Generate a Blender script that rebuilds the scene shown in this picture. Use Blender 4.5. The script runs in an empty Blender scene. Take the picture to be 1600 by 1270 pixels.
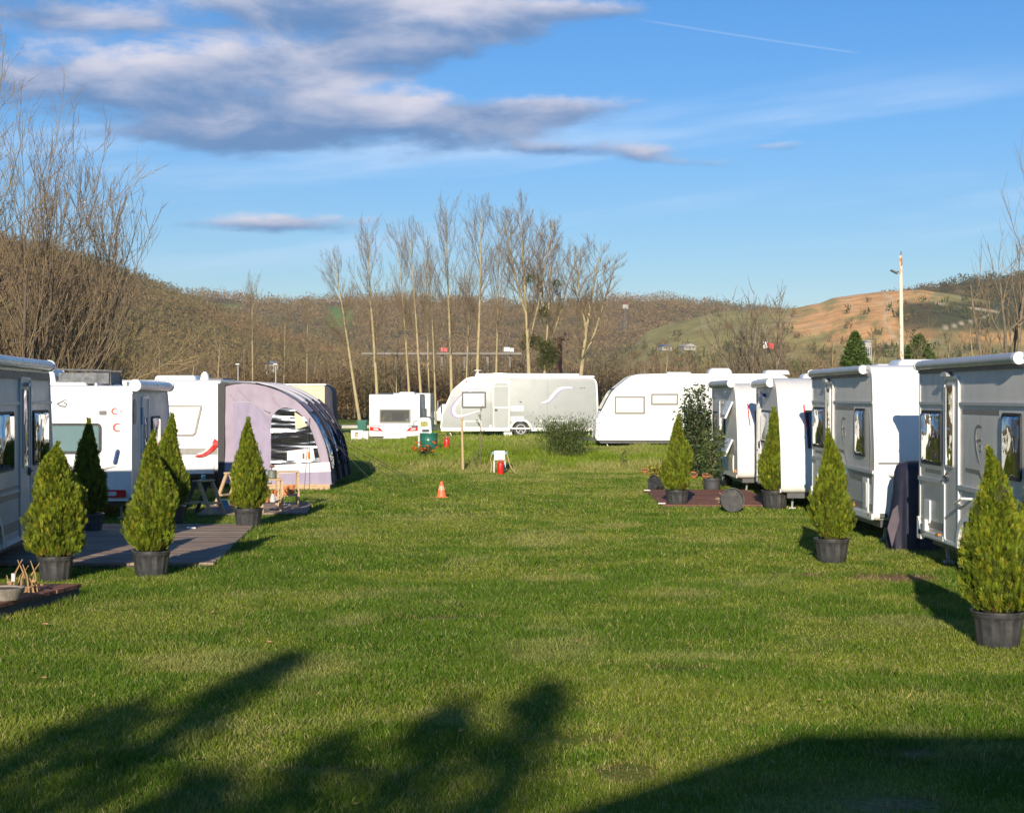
import bpy, bmesh, math, random
import numpy as np
from mathutils import Vector, Matrix
R = math.radians
S = bpy.context.scene
COL = S.collection

# ------------------------------------------------------------------ camera, sky, sun, exposure
CAMH = 2.1
cam_d = bpy.data.cameras.new('camera'); cam = bpy.data.objects.new('camera', cam_d); COL.objects.link(cam)
cam_d.sensor_width = 36.0; cam_d.lens = 36.0 * 2500 / 1600; cam_d.clip_end = 9000; cam_d.clip_start = 0.1
cam.location = (0, 0, CAMH); cam.rotation_euler = (R(90 - 0.344), 0, 0)
S.camera = cam
S.view_settings.view_transform = 'Standard'; S.view_settings.look = 'None'
S.view_settings.exposure = 0.3; S.view_settings.gamma = 1.0
SUN_EL, SUN_AZ = 17.0, 7.0       # behind the camera, a little to the left
sd = bpy.data.lights.new('sun', 'SUN'); sun = bpy.data.objects.new('sun', sd); COL.objects.link(sun)
sd.energy = 4.9; sd.angle = R(0.5); sd.color = (1.0, 0.89, 0.72)
sdir = Vector((math.sin(R(SUN_AZ)) * math.cos(R(SUN_EL)), math.cos(R(SUN_AZ)) * math.cos(R(SUN_EL)), -math.sin(R(SUN_EL))))
sun.rotation_euler = sdir.to_track_quat('-Z', 'Y').to_euler()
sun.location = (-20, -60, 40)

def nd(nt, typ, ins=None, **kw):
    n = nt.nodes.new(typ)
    for k, v in kw.items(): setattr(n, k, v)
    if ins:
        for k, v in ins.items():
            s = n.inputs[k]
            if isinstance(v, bpy.types.NodeSocket): nt.links.new(v, s)
            elif hasattr(s, 'default_value'):
                s.default_value = (tuple(v) + (1,) if (isinstance(v, (tuple, list)) and len(v) == 3 and s.type == 'RGBA') else v)
    return n
def mt(nt, op, a, b=0.0, c=None, clamp=False):
    ins = {0: a, 1: b}
    if c is not None: ins[2] = c
    return nd(nt, 'ShaderNodeMath', ins, operation=op, use_clamp=clamp).outputs[0]
def mixc(nt, f, a, b, bt='MIX'):
    n = nt.nodes.new('ShaderNodeMix'); n.data_type = 'RGBA'; n.blend_type = bt
    for i, v in ((0, f), (6, a), (7, b)):
        if isinstance(v, bpy.types.NodeSocket): nt.links.new(v, n.inputs[i])
        else: n.inputs[i].default_value = (tuple(v) + (1,)) if isinstance(v, (tuple, list)) else v
    return n.outputs[2]
def sstep(nt, x, lo, hi):
    n = nd(nt, 'ShaderNodeMapRange', {0: x, 1: lo, 2: hi, 3: 0.0, 4: 1.0}, interpolation_type='SMOOTHSTEP')
    return n.outputs[0]

w = bpy.data.worlds.new('World'); S.world = w; w.use_nodes = True
nt = w.node_tree; nt.nodes.clear()
sky = nd(nt, 'ShaderNodeTexSky', sky_type='NISHITA', sun_disc=False, sun_elevation=R(SUN_EL), sun_rotation=R(180 + SUN_AZ))
sky.air_density = 1.0; sky.dust_density = 0.2; sky.ozone_density = 3.0
tc = nd(nt, 'ShaderNodeTexCoord')
sp = nd(nt, 'ShaderNodeSeparateXYZ', {0: tc.outputs['Generated']})
az = mt(nt, 'ARCTAN2', sp.outputs[0], sp.outputs[1]); el = mt(nt, 'ARCSINE', sp.outputs[2])
uv = nd(nt, 'ShaderNodeCombineXYZ', {0: az, 1: mt(nt, 'MULTIPLY', el, 2.6), 2: 0.0}).outputs[0]
n1 = nd(nt, 'ShaderNodeTexNoise', {'Vector': uv, 'Scale': 11.0, 'Detail': 9.0, 'Roughness': 0.58, 'Distortion': 0.25}).outputs[0]
n2 = nd(nt, 'ShaderNodeTexNoise', {'Vector': uv, 'Scale': 30.0, 'Detail': 5.0, 'Roughness': 0.6}).outputs[0]
skyc = nd(nt, 'ShaderNodeHueSaturation', {'Saturation': 1.25, 'Value': 1.0, 'Color': mixc(nt, 1.0, sky.outputs[0], (0.85, 0.885, 1.0), 'MULTIPLY')}).outputs[0]
skyc = mixc(nt, 1.0, skyc, mixc(nt, sstep(nt, el, -0.02, 0.2), (0.90, 0.86, 0.86), (0.95, 1.0, 1.05)), 'MULTIPLY')
blobs = [  # azimuth/elevation of each cloud bank, in units of 1/2500 rad (x right of north, y above the horizon)
    (-200, 590, 230, 40, 1.3), (-390, 600, 90, 22, .6), (-150, 535, 110, 30, 1.0), (-20, 575, 60, 20, .6), (-560, 470, 240, 42, 1.25), (-350, 515, 130, 26, 0.85), (-640, 560, 110, 20, .6),
    (-440, 398, 140, 26, 0.95), (-190, 425, 240, 40, 1.25), (70, 445, 110, 18, 0.85), (115, 592, 90, 13, 0.65), (90, 382, 130, 12, 0.72), (210, 372, 40, 12, .5),
    (-330, 268, 160, 15, 0.68), (-450, 262, 90, 10, .4), (300, 360, 70, 9, 0.45), (420, 382, 70, 8, .5), (-760, 590, 130, 34, .6), (-700, 390, 100, 12, .4), (-1200, 500, 300, 60, .8), (1300, 520, 300, 50, .7), (-1600, 300, 300, 40, .7)]
dens = None; shd = None
for (bx, by, rx, ry, wt) in blobs:
    dx = mt(nt, 'DIVIDE', mt(nt, 'SUBTRACT', az, bx / 2500), rx / 2500)
    dy = mt(nt, 'DIVIDE', mt(nt, 'SUBTRACT', el, by / 2500), ry / 2500)
    g = mt(nt, 'MULTIPLY', mt(nt, 'EXPONENT', mt(nt, 'MULTIPLY', mt(nt, 'ADD', mt(nt, 'MULTIPLY', dx, dx), mt(nt, 'MULTIPLY', dy, dy)), -0.8)), wt)
    gs = mt(nt, 'MULTIPLY', g, mt(nt, 'MAXIMUM', mt(nt, 'MINIMUM', dy, 1.4), -1.4))
    dens = g if dens is None else mt(nt, 'ADD', dens, g)
    shd = gs if shd is None else mt(nt, 'ADD', shd, gs)
shade = mt(nt, 'DIVIDE', shd, mt(nt, 'ADD', dens, 0.05))
dn = mt(nt, 'ADD', dens, mt(nt, 'ADD', mt(nt, 'MULTIPLY', mt(nt, 'SUBTRACT', n1, 0.5), 2.1), mt(nt, 'MULTIPLY', mt(nt, 'SUBTRACT', n2, 0.5), 1.1)))
alpha = mt(nt, 'MULTIPLY', sstep(nt, dn, 0.26, 0.98), sstep(nt, dens, 0.05, 0.35))
lit = sstep(nt, mt(nt, 'ADD', shade, mt(nt, 'MULTIPLY', mt(nt, 'SUBTRACT', n1, 0.52), 3.6)), -0.75, 1.1)
CLD_LO, CLD_HI = (1.0, 2.1, 4.2), (6.6, 6.3, 7.0)
ccol = mixc(nt, lit, CLD_LO, CLD_HI)
# thin high streaks
uv2 = nd(nt, 'ShaderNodeCombineXYZ', {0: mt(nt, 'MULTIPLY', mt(nt, 'ADD', az, mt(nt, 'MULTIPLY', el, -0.4)), 3.0), 1: mt(nt, 'MULTIPLY', mt(nt, 'SUBTRACT', el, mt(nt, 'MULTIPLY', az, 0.10)), 30.0), 2: 3.3}).outputs[0]
n3 = nd(nt, 'ShaderNodeTexNoise', {'Vector': uv2, 'Scale': 1.0, 'Detail': 5.0, 'Roughness': 0.55}).outputs[0]
cir = mt(nt, 'MULTIPLY', sstep(nt, n3, 0.47, 0.74), mt(nt, 'MULTIPLY', sstep(nt, el, 0.01, 0.07), mt(nt, 'SUBTRACT', 1.0, sstep(nt, el, 0.16, 0.21))))
skyc = mixc(nt, mt(nt, 'MULTIPLY', cir, 0.6), skyc, (5.0, 6.6, 8.8))
# condensation trail
ln = mt(nt, 'ABSOLUTE', mt(nt, 'SUBTRACT', el, mt(nt, 'ADD', 0.2445, mt(nt, 'MULTIPLY', az, -0.178))))
tr = mt(nt, 'MULTIPLY', mt(nt, 'SUBTRACT', 1.0, sstep(nt, ln, 0.0002, 0.0009)), mt(nt, 'MULTIPLY', sstep(nt, az, 0.07, 0.10), mt(nt, 'SUBTRACT', 1.0, sstep(nt, az, 0.205, 0.217))))
skyc = mixc(nt, mt(nt, 'MULTIPLY', tr, 0.17), skyc, (6.0, 7.2, 9.0))
skyf = mixc(nt, mt(nt, 'MULTIPLY', alpha, 0.93), skyc, ccol)
bg = nd(nt, 'ShaderNodeBackground', {'Color': skyf, 'Strength': 0.10})
out = nd(nt, 'ShaderNodeOutputWorld', {0: bg.outputs[0]})

# ------------------------------------------------------------------ helpers
def prop(o, label=None, cat=None, group=None, kind=None):
    if label: o['label'] = label
    if cat: o['category'] = cat
    if group: o['group'] = group
    if kind: o['kind'] = kind
    return o
def empty(name, loc, rz=0.0, label=None, cat=None, group=None):
    o = bpy.data.objects.new(name, None); COL.objects.link(o)
    o.location = loc; o.rotation_euler = (0, 0, rz); o.empty_display_size = 0.2
    return prop(o, label, cat, group)
def dup(root, loc, rz=None, label=None, group=None, scale=None):
    r = root.copy(); COL.objects.link(r); r.location = loc
    if rz is not None: r.rotation_euler = (0, 0, rz)
    if scale is not None: r.scale = scale if isinstance(scale, tuple) else (scale,) * 3
    if label: r['label'] = label
    if group: r['group'] = group
    for ch in list(root.children):
        c = ch.copy(); COL.objects.link(c); c.parent = r
        for g_ in list(ch.children):
            d_ = g_.copy(); COL.objects.link(d_); d_.parent = c
    return r
def sc(Y): return 2500.0 / Y
def X_at(px, Y): return (px - 800) / sc(Y)
def Z_at(py, Y): return CAMH - (py - 620) / sc(Y)

def rrect(u0, u1, v0, v1, r, n=4):
    r = min(r, (u1 - u0) / 2 - 1e-4, (v1 - v0) / 2 - 1e-4); p = []
    for cx, cy, a0 in ((u1 - r, v0 + r, -90), (u1 - r, v1 - r, 0), (u0 + r, v1 - r, 90), (u0 + r, v0 + r, 180)):
        for i in range(n + 1):
            a = R(a0 + 90 * i / n); p.append((cx + r * math.cos(a), cy + r * math.sin(a)))
    return p
def fillet(poly, n=6):
    out = []
    N = len(poly)
    for i in range(N):
        x, z, r = poly[i]; P = Vector((x, z)); A = Vector(poly[i - 1][:2]); B = Vector(poly[(i + 1) % N][:2])
        if r <= 0: out.append((x, z)); continue
        da = (A - P); db = (B - P); ang = da.angle(db)
        t = min(r / math.tan(ang / 2), da.length * .49, db.length * .49)
        p0 = P + da.normalized() * t; p2 = P + db.normalized() * t
        for k in range(n + 1):
            s_ = k / n; q = p0 * (1 - s_) ** 2 + P * 2 * s_ * (1 - s_) + p2 * s_ ** 2
            out.append((q.x, q.y))
    return out
def inset(pts, d):
    N = len(pts); out = []
    for i in range(N):
        a = Vector(pts[i - 1]); b = Vector(pts[i]); c = Vector(pts[(i + 1) % N])
        e1 = (b - a); e2 = (c - b)
        if e1.length < 1e-6: e1 = e2
        if e2.length < 1e-6: e2 = e1
        e1 = e1.normalized(); e2 = e2.normalized()
        n1_ = Vector((-e1.y, e1.x)); n2_ = Vector((-e2.y, e2.x)); m = n1_ + n2_
        if m.length < 1e-4: m = n1_
        m.normalize(); k = d / max(0.5, m.dot(n1_))
        out.append((b.x + m.x * k, b.y + m.y * k))
    return out
def ribbon(pts, widths):
    L_, R_ = [], []
    for i, p in enumerate(pts):
        a = Vector(pts[max(0, i - 1)]); b = Vector(pts[min(len(pts) - 1, i + 1)])
        t = (b - a).normalized(); n = Vector((-t.y, t.x)); w_ = widths[i] / 2
        L_.append((p[0] + n.x * w_, p[1] + n.y * w_)); R_.append((p[0] - n.x * w_, p[1] - n.y * w_))
    return L_, R_
def spline(pts, n=6):
    out = []
    P = [Vector(p) for p in pts]
    for i in range(len(P) - 1):
        p0 = P[max(0, i - 1)]; p1 = P[i]; p2 = P[i + 1]; p3 = P[min(len(P) - 1, i + 2)]
        for k in range(n):
            t = k / n
            out.append(0.5 * ((2 * p1) + (p2 - p0) * t + (2 * p0 - 5 * p1 + 4 * p2 - p3) * t * t + (3 * p1 - p0 - 3 * p2 + p3) * t ** 3))
    out.append(P[-1]); return out

class MB:
    def __init__(s): s.v = []; s.f = []; s.mi = []
    def add(s, vs, fs, m=0):
        o = len(s.v); s.v += [tuple(v) for v in vs]
        for f in fs: s.f.append([i + o for i in f]); s.mi.append(m)
        return s
    def box(s, x0, x1, y0, y1, z0, z1, m=0):
        return s.add([(x0, y0, z0), (x1, y0, z0), (x1, y1, z0), (x0, y1, z0), (x0, y0, z1), (x1, y0, z1), (x1, y1, z1), (x0, y1, z1)],
                     [(0, 3, 2, 1), (4, 5, 6, 7), (0, 1, 5, 4), (1, 2, 6, 5), (2, 3, 7, 6), (3, 0, 4, 7)], m)
    def map(s, u, v, a, pl): return {'xz': (u, a, v), 'yz': (a, u, v), 'xy': (u, v, a)}[pl]
    def prism(s, pts, a, b, pl='xz', m=0):
        n = len(pts)
        return s.add([s.map(u, v, a, pl) for u, v in pts] + [s.map(u, v, b, pl) for u, v in pts],
                     [list(range(n))[::-1], list(range(n, 2 * n))] + [(i, (i + 1) % n, n + (i + 1) % n, n + i) for i in range(n)], m)
    def ring(s, outer, inner, a, b, pl='xz', m=0):
        n = len(outer); V = []
        for pts, q in ((outer, a), (inner, a), (outer, b), (inner, b)): V += [s.map(u, v, q, pl) for u, v in pts]
        F = []
        for i in range(n):
            j = (i + 1) % n
            F += [(i, j, n + j, n + i), (2 * n + i, 3 * n + i, 3 * n + j, 2 * n + j), (i, 2 * n + i, 2 * n + j, j), (n + i, n + j, 3 * n + j, 3 * n + i)]
        return s.add(V, F, m)
    def strip(s, La, Ra, a, b, pl='xz', m=0):
        n = len(La); V = []
        for pts, q in ((La, a), (Ra, a), (La, b), (Ra, b)): V += [s.map(u, v, q, pl) for u, v in pts]
        F = []
        for i in range(n - 1):
            j = i + 1
            F += [(i, j, n + j, n + i), (2 * n + i, 3 * n + i, 3 * n + j, 2 * n + j), (i, 2 * n + i, 2 * n + j, j), (n + i, n + j, 3 * n + j, 3 * n + i)]
        e = n - 1
        F += [(0, n, 3 * n, 2 * n), (e, 2 * n + e, 3 * n + e, n + e)]
        return s.add(V, F, m)
    def slab(s, pts, y0, y1, r=0.05, n=3, m_side=0, m_cap=1):
        secs = []
        for k in range(n + 1):
            a = math.pi / 2 * k / n; secs.append((y0 + r * (1 - math.sin(a)), r * (1 - math.cos(a))))
        secs = secs[::-1]; secs = [(y0 + r * (1 - math.cos(math.pi / 2 * k / n)), r * (1 - math.sin(math.pi / 2 * k / n))) for k in range(n + 1)]
        secs += [(y1 - (y - y0), d) for y, d in secs[::-1]]
        N = len(pts); V = []; F = []; MI = []
        for y, d in secs:
            q = inset(pts, d) if d > 1e-5 else pts
            V += [(u, y, v) for u, v in q]
        o = len(s.v); s.v += V
        for k in range(len(secs) - 1):
            for i in range(N):
                j = (i + 1) % N; s.f.append([o + k * N + i, o + k * N + j, o + (k + 1) * N + j, o + (k + 1) * N + i]); s.mi.append(m_side)
        s.f.append([o + i for i in range(N)][::-1]); s.mi.append(m_cap)
        s.f.append([o + (len(secs) - 1) * N + i for i in range(N)]); s.mi.append(m_cap)
        return s
    def tube(s, pts, rad, n=8, m=0, cap=True):
        pts = [Vector(p) for p in pts]; N = len(pts)
        if not hasattr(rad, '__len__'): rad = [rad] * N
        V = []; F = []; prev = None
        for i, p in enumerate(pts):
            t = (pts[min(N - 1, i + 1)] - pts[max(0, i - 1)])
            t = t.normalized() if t.length > 1e-9 else Vector((0, 0, 1))
            if prev is None: a = t.orthogonal().normalized()
            else:
                a = prev - t * prev.dot(t); a = a.normalized() if a.length > 1e-6 else t.orthogonal().normalized()
            prev = a; b = t.cross(a)
            for k in range(n):
                q = 2 * math.pi * k / n; V.append(p + (a * math.cos(q) + b * math.sin(q)) * rad[i])
        for i in range(N - 1):
            for k in range(n):
                k2 = (k + 1) % n; F.append((i * n + k, i * n + k2, (i + 1) * n + k2, (i + 1) * n + k))
        if cap: F += [list(range(n))[::-1], list(range((N - 1) * n, N * n))]
        return s.add(V, F, m)
    def lathe(s, prof, n=24, c=(0, 0, 0), axis='z', m=0, wob=None):
        V = []; F = []
        for i, (r, h) in enumerate(prof):
            for k in range(n):
                q = 2 * math.pi * k / n; rr = r * (wob(q, i) if wob else 1)
                a, b = rr * math.cos(q), rr * math.sin(q)
                V.append({'z': (c[0] + a, c[1] + b, c[2] + h), 'y': (c[0] + a, c[1] + h, c[2] + b), 'x': (c[0] + h, c[1] + a, c[2] + b)}[axis])
        N = len(prof)
        for i in range(N - 1):
            for k in range(n):
                k2 = (k + 1) % n; F.append((i * n + k, i * n + k2, (i + 1) * n + k2, (i + 1) * n + k))
        F += [list(range(n))[::-1], list(range((N - 1) * n, N * n))]
        return s.add(V, F, m)
    def sphere(s, c, r, m=0, n=10, sz=1.0):
        prof = [(max(1e-4, r * math.sin(math.pi * i / n)), -r * sz * math.cos(math.pi * i / n)) for i in range(n + 1)]
        return s.lathe(prof, n * 2, c, 'z', m)
    def beam(s, p0, p1, w, h, m=0):
        p0 = Vector(p0); p1 = Vector(p1); t = (p1 - p0).normalized()
        a = t.cross(Vector((0, 0, 1))); a = a.normalized() if a.length > 1e-3 else Vector((1, 0, 0)); b = a.cross(t)
        V = []
        for p in (p0, p1):
            for x, y in ((-1, -1), (1, -1), (1, 1), (-1, 1)): V.append(p + a * x * w / 2 + b * y * h / 2)
        return s.add(V, [(0, 3, 2, 1), (4, 5, 6, 7), (0, 1, 5, 4), (1, 2, 6, 5), (2, 3, 7, 6), (3, 0, 4, 7)], m)
    def build(s, name, mats, parent=None, smooth=35, bevel=0):
        me = bpy.data.meshes.new(name); me.from_pydata(s.v, [], s.f)
        mats = mats if isinstance(mats, (list, tuple)) else [mats]
        for m in mats: me.materials.append(m)
        me.polygons.foreach_set('material_index', [min(i, len(mats) - 1) for i in s.mi])
        bm = bmesh.new(); bm.from_mesh(me)
        if len(s.v) < 40000: bmesh.ops.recalc_face_normals(bm, faces=bm.faces)
        if bevel > 0:
            bmesh.ops.remove_doubles(bm, verts=bm.verts, dist=1e-5)
            es = [e for e in bm.edges if len(e.link_faces) == 2 and e.calc_face_angle(0) > 0.6]
            bmesh.ops.bevel(bm, geom=es, offset=bevel, segments=2, affect='EDGES', profile=0.5)
        bm.to_mesh(me); bm.free()
        if smooth:
            me.shade_smooth(); me.set_sharp_from_angle(angle=R(smooth))
        o = bpy.data.objects.new(name, me); COL.objects.link(o); o.parent = parent
        return o

def mesh_np(name, V, faces, mat, parent=None, col=None, smooth=False):
    V = np.asarray(V, dtype=np.float32); me = bpy.data.meshes.new(name)
    me.vertices.add(len(V)); me.vertices.foreach_set('co', V.ravel())
    loops = np.concatenate([f.ravel() for f in faces]).astype(np.int32)
    tot = np.concatenate([np.full(len(f), f.shape[1], dtype=np.int32) for f in faces])
    start = np.concatenate([[0], np.cumsum(tot)[:-1]]).astype(np.int32)
    me.loops.add(len(loops)); me.loops.foreach_set('vertex_index', loops)
    me.polygons.add(len(tot)); me.polygons.foreach_set('loop_start', start); me.polygons.foreach_set('loop_total', tot)
    if smooth: me.polygons.foreach_set('use_smooth', np.ones(len(tot), dtype=bool))
    me.update(calc_edges=True)
    if col is not None:
        a = me.color_attributes.new('Col', 'FLOAT_COLOR', 'POINT')
        c = np.ones((len(V), 4), dtype=np.float32); c[:, :3] = col
        a.data.foreach_set('color', c.ravel())
    me.materials.append(mat)
    o = bpy.data.objects.new(name, me); COL.objects.link(o); o.parent = parent
    return o

def vnoise(x, y, scale, seed):
    rg = np.random.RandomState(seed); T = rg.rand(256, 256)
    x = np.asarray(x) / scale + 1000.5; y = np.asarray(y) / scale + 1000.5
    xi = np.floor(x).astype(int); yi = np.floor(y).astype(int); fx = x - xi; fy = y - yi
    fx = fx * fx * (3 - 2 * fx); fy = fy * fy * (3 - 2 * fy)
    a = T[xi % 256, yi % 256]; b = T[(xi + 1) % 256, yi % 256]; c = T[xi % 256, (yi + 1) % 256]; d = T[(xi + 1) % 256, (yi + 1) % 256]
    return (a * (1 - fx) + b * fx) * (1 - fy) + (c * (1 - fx) + d * fx) * fy
def fbm(x, y, scale, seed, o=4):
    t = 0; a = 0.5; s_ = 0
    for i in range(o):
        t = t + a * vnoise(x, y, scale / 2 ** i, seed + i); s_ += a; a *= 0.55
    return t / s_
def ss(x, a, b):
    t = np.clip((np.asarray(x, dtype=float) - a) / (b - a), 0, 1); return t * t * (3 - 2 * t)

# ------------------------------------------------------------------ materials
def mat(name, col, rough=0.6, metal=0.0, var=0.12, scale=6.0, bump=0.0, bscale=40.0, spec=0.5, coat=0.0, vcol=False, trans=0.0, dirt=0.0, stretch=None):
    m = bpy.data.materials.new(name); m.use_nodes = True; t = m.node_tree; b = t.nodes['Principled BSDF']
    tcn = nd(t, 'ShaderNodeTexCoord'); src = tcn.outputs['Object']
    if stretch: src = nd(t, 'ShaderNodeMapping', {0: src, 3: stretch}).outputs[0]
    if vcol: base = nd(t, 'ShaderNodeAttribute', attribute_name='Col').outputs[0]
    else: base = nd(t, 'ShaderNodeRGB').outputs[0]; base.default_value = tuple(col) + (1,)
    if var > 0:
        n = nd(t, 'ShaderNodeTexNoise', {'Vector': src, 'Scale': scale, 'Detail': 5.0, 'Roughness': 0.6}).outputs[0]
        base = mixc(t, 1.0, base, nd(t, 'ShaderNodeMapRange', {0: n, 1: 0.3, 2: 0.7, 3: 1 - var, 4: 1 + var}).outputs[0], 'MULTIPLY')
    if dirt > 0:
        n = nd(t, 'ShaderNodeTexNoise', {'Vector': nd(t, 'ShaderNodeMapping', {0: tcn.outputs['Object'], 3: (3.5, 3.5, 0.7)}).outputs[0], 'Scale': 2.2, 'Detail': 8.0, 'Roughness': 0.65}).outputs[0]
        base = mixc(t, mt(t, 'MULTIPLY', sstep(t, n, 0.5, 0.75), dirt), base, (0.30, 0.26, 0.19))
    t.links.new(base, b.inputs['Base Color'])
    n = nd(t, 'ShaderNodeTexNoise', {'Vector': tcn.outputs['Object'], 'Scale': scale * 1.7, 'Detail': 3.0}).outputs[0]
    t.links.new(nd(t, 'ShaderNodeMapRange', {0: n, 1: 0.3, 2: 0.7, 3: max(0.02, rough - 0.08), 4: min(1, rough + 0.08)}).outputs[0], b.inputs['Roughness'])
    b.inputs['Metallic'].default_value = metal; b.inputs['Specular IOR Level'].default_value = spec; b.inputs['Coat Weight'].default_value = coat
    b.inputs['Coat Roughness'].default_value = 0.1
    if bump > 0:
        n = nd(t, 'ShaderNodeTexNoise', {'Vector': src, 'Scale': bscale, 'Detail': 4.0}).outputs[0]
        t.links.new(nd(t, 'ShaderNodeBump', {'Strength': bump, 'Distance': 0.01, 'Height': n}).outputs[0], b.inputs['Normal'])
    if trans > 0:
        tr_ = nd(t, 'ShaderNodeBsdfTranslucent', {'Color': base}); mx = nd(t, 'ShaderNodeMixShader', {0: trans, 1: b.outputs[0], 2: tr_.outputs[0]})
        t.links.new(mx.outputs[0], t.nodes['Material Output'].inputs[0])
    return m
def mirror_mat(name, col, rough, wav, wscale, alpha=1.0, spec=0.8, stretch=(1, 1, 1), strength=0.5):
    m = bpy.data.materials.new(name); m.use_nodes = True; t = m.node_tree; b = t.nodes['Principled BSDF']
    b.inputs['Base Color'].default_value = tuple(col) + (1,); b.inputs['Roughness'].default_value = rough
    b.inputs['Specular IOR Level'].default_value = spec; b.inputs['Coat Weight'].default_value = 1.0; b.inputs['Coat Roughness'].default_value = 0.03
    b.inputs['Coat IOR'].default_value = 1.9
    tcn = nd(t, 'ShaderNodeTexCoord'); mp = nd(t, 'ShaderNodeMapping', {0: tcn.outputs['Object'], 3: stretch}).outputs[0]
    n = nd(t, 'ShaderNodeTexNoise', {'Vector': mp, 'Scale': wscale, 'Detail': 1.5}).outputs[0]
    bp = nd(t, 'ShaderNodeBump', {'Strength': strength, 'Distance': wav, 'Height': n}).outputs[0]
    t.links.new(bp, b.inputs['Normal']); t.links.new(bp, b.inputs['Coat Normal'])
    b.inputs['Alpha'].default_value = alpha
    return m
M = {}
M['white'] = mat('white_gelcoat', (0.80, 0.79, 0.77), 0.32, var=0.03, scale=3, spec=0.5, coat=0.25, dirt=0.10)
M['white_old'] = mat('aged_white_panel', (0.72, 0.70, 0.66), 0.4, var=0.05, scale=3, coat=0.1, dirt=0.3)
M['grey_side'] = mat('grey_hammered_panel', (0.54, 0.525, 0.49), 0.42, var=0.05, scale=3, bump=0.22, bscale=120, spec=0.5, coat=0.1, dirt=0.35)
M['grey_light'] = mat('light_grey_panel', (0.34, 0.355, 0.345), 0.4, var=0.04, scale=2, coat=0.15, dirt=0.08)
M['silver'] = mat('silver_trim', (0.50, 0.50, 0.50), 0.45, metal=0.3, var=0.05)
M['stripe'] = mat('taupe_decal', (0.20, 0.185, 0.17), 0.45, var=0.1, scale=10)
M['dark_rub'] = mat('black_rubber', (0.02, 0.02, 0.022), 0.6, var=0.2, scale=20)
M['dark_grey'] = mat('dark_grey_plastic', (0.07, 0.07, 0.075), 0.5, var=0.15)
M['pane'] = mirror_mat('smoked_window', (0.025, 0.025, 0.022), 0.06, 0.25, 1.9, strength=0.55)
M['pane_blind_glare'] = mat('blind_glare_window', (0.82, 0.81, 0.78), 0.25, var=0.06, scale=8, coat=0.8)  # pale colour: silver blind, and on far caravans sky reflection painted into the glass
M['pane_teal'] = mirror_mat('teal_window', (0.16, 0.25, 0.25), 0.1, 0.05, 2.0, strength=0.4)
M['pane_grey'] = mirror_mat('grey_window', (0.10, 0.10, 0.09), 0.08, 0.05, 2.0, strength=0.4)
M['red_lamp'] = mat('red_lamp_lens', (0.55, 0.02, 0.02), 0.15, var=0.15, coat=1.0)
M['clear_lamp'] = mat('clear_lamp_lens', (0.6, 0.6, 0.6), 0.15, var=0.1, coat=1.0)
M['red_paint'] = mat('red_enamel', (0.62, 0.02, 0.012), 0.35, var=0.08, coat=0.4)
M['amber'] = mat('amber_lens', (0.7, 0.22, 0.02), 0.25, var=0.1, coat=0.8)
M['purple'] = mat('purple_decal', (0.30, 0.25, 0.42), 0.4, var=0.05)
M['blue_decal'] = mat('blue_decal', (0.03, 0.07, 0.22), 0.4, var=0.05)
M['green_plastic'] = mat('green_plastic', (0.02, 0.14, 0.10), 0.4, var=0.12, coat=0.2)
M['blue_plastic'] = mat('blue_plastic', (0.10, 0.35, 0.50), 0.4, var=0.12)
M['pot_black'] = mat('black_pot_plastic', (0.045, 0.045, 0.048), 0.42, var=0.35, scale=14, bump=0.15, bscale=30, dirt=0.25)
M['terra'] = mat('terracotta', (0.55, 0.20, 0.07), 0.8, var=0.15, scale=20)
M['soil'] = mat('potting_soil', (0.10, 0.065, 0.04), 0.95, var=0.4, scale=30, bump=0.6, bscale=60)
M['cone'] = mat('orange_cone_plastic', (0.85, 0.17, 0.06), 0.5, var=0.12)
M['cone_band'] = mat('faded_reflective_band', (0.85, 0.40, 0.27), 0.5, var=0.15)
M['wood_pale'] = mat('pale_timber', (0.52, 0.36, 0.21), 0.75, var=0.25, scale=6, stretch=(1, 1, 8), bump=0.2)
M['wood_dark'] = mat('dark_stained_timber', (0.07, 0.065, 0.065), 0.75, var=0.3, scale=6)
M['bark'] = mat('grey_bark', (0.19, 0.145, 0.10), 0.9, var=0.35, scale=5, bump=0.5, bscale=25)
M['bark_pale'] = mat('pale_poplar_bark', (0.38, 0.31, 0.17), 0.9, var=0.30, scale=1.2, bump=0.3, bscale=14)
M['twig'] = mat('twig_bark', (0.26, 0.19, 0.115), 0.9, var=0.25, scale=2)
M['twig_yel'] = mat('yellow_twig_bark', (0.34, 0.25, 0.12), 0.9, var=0.25, scale=2)
M['leaf'] = mat('leaf', (1, 1, 1), 0.55, vcol=True, var=0.15, scale=9, spec=0.35, trans=0.25)
M['fuzz'] = mat('far_foliage', (1, 1, 1), 0.95, vcol=True, var=0.0, spec=0.1, trans=0.5)
M['blade'] = mat('grass_blade', (1, 1, 1), 0.55, vcol=True, var=0.12, scale=1.5, spec=0.25, trans=0.30)
M['canvas_cream'] = mat('cream_tarpaulin', (0.60, 0.54, 0.38), 0.7, var=0.08, scale=3, dirt=0.25)
M['navy_cover'] = mat('navy_cover_fabric', (0.013, 0.014, 0.032), 0.65, var=0.3, scale=6, bump=0.5, bscale=7)
M['pink_cover'] = mat('faded_pink_lining', (0.10, 0.08, 0.10), 0.8, var=0.2)
M['concrete'] = mat('concrete', (0.42, 0.40, 0.36), 0.85, var=0.15, scale=1.0)
M['rust_white'] = None
M['green_stem'] = mat('green_stem', (.09, .10, .03), .8, var=.2)
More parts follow.
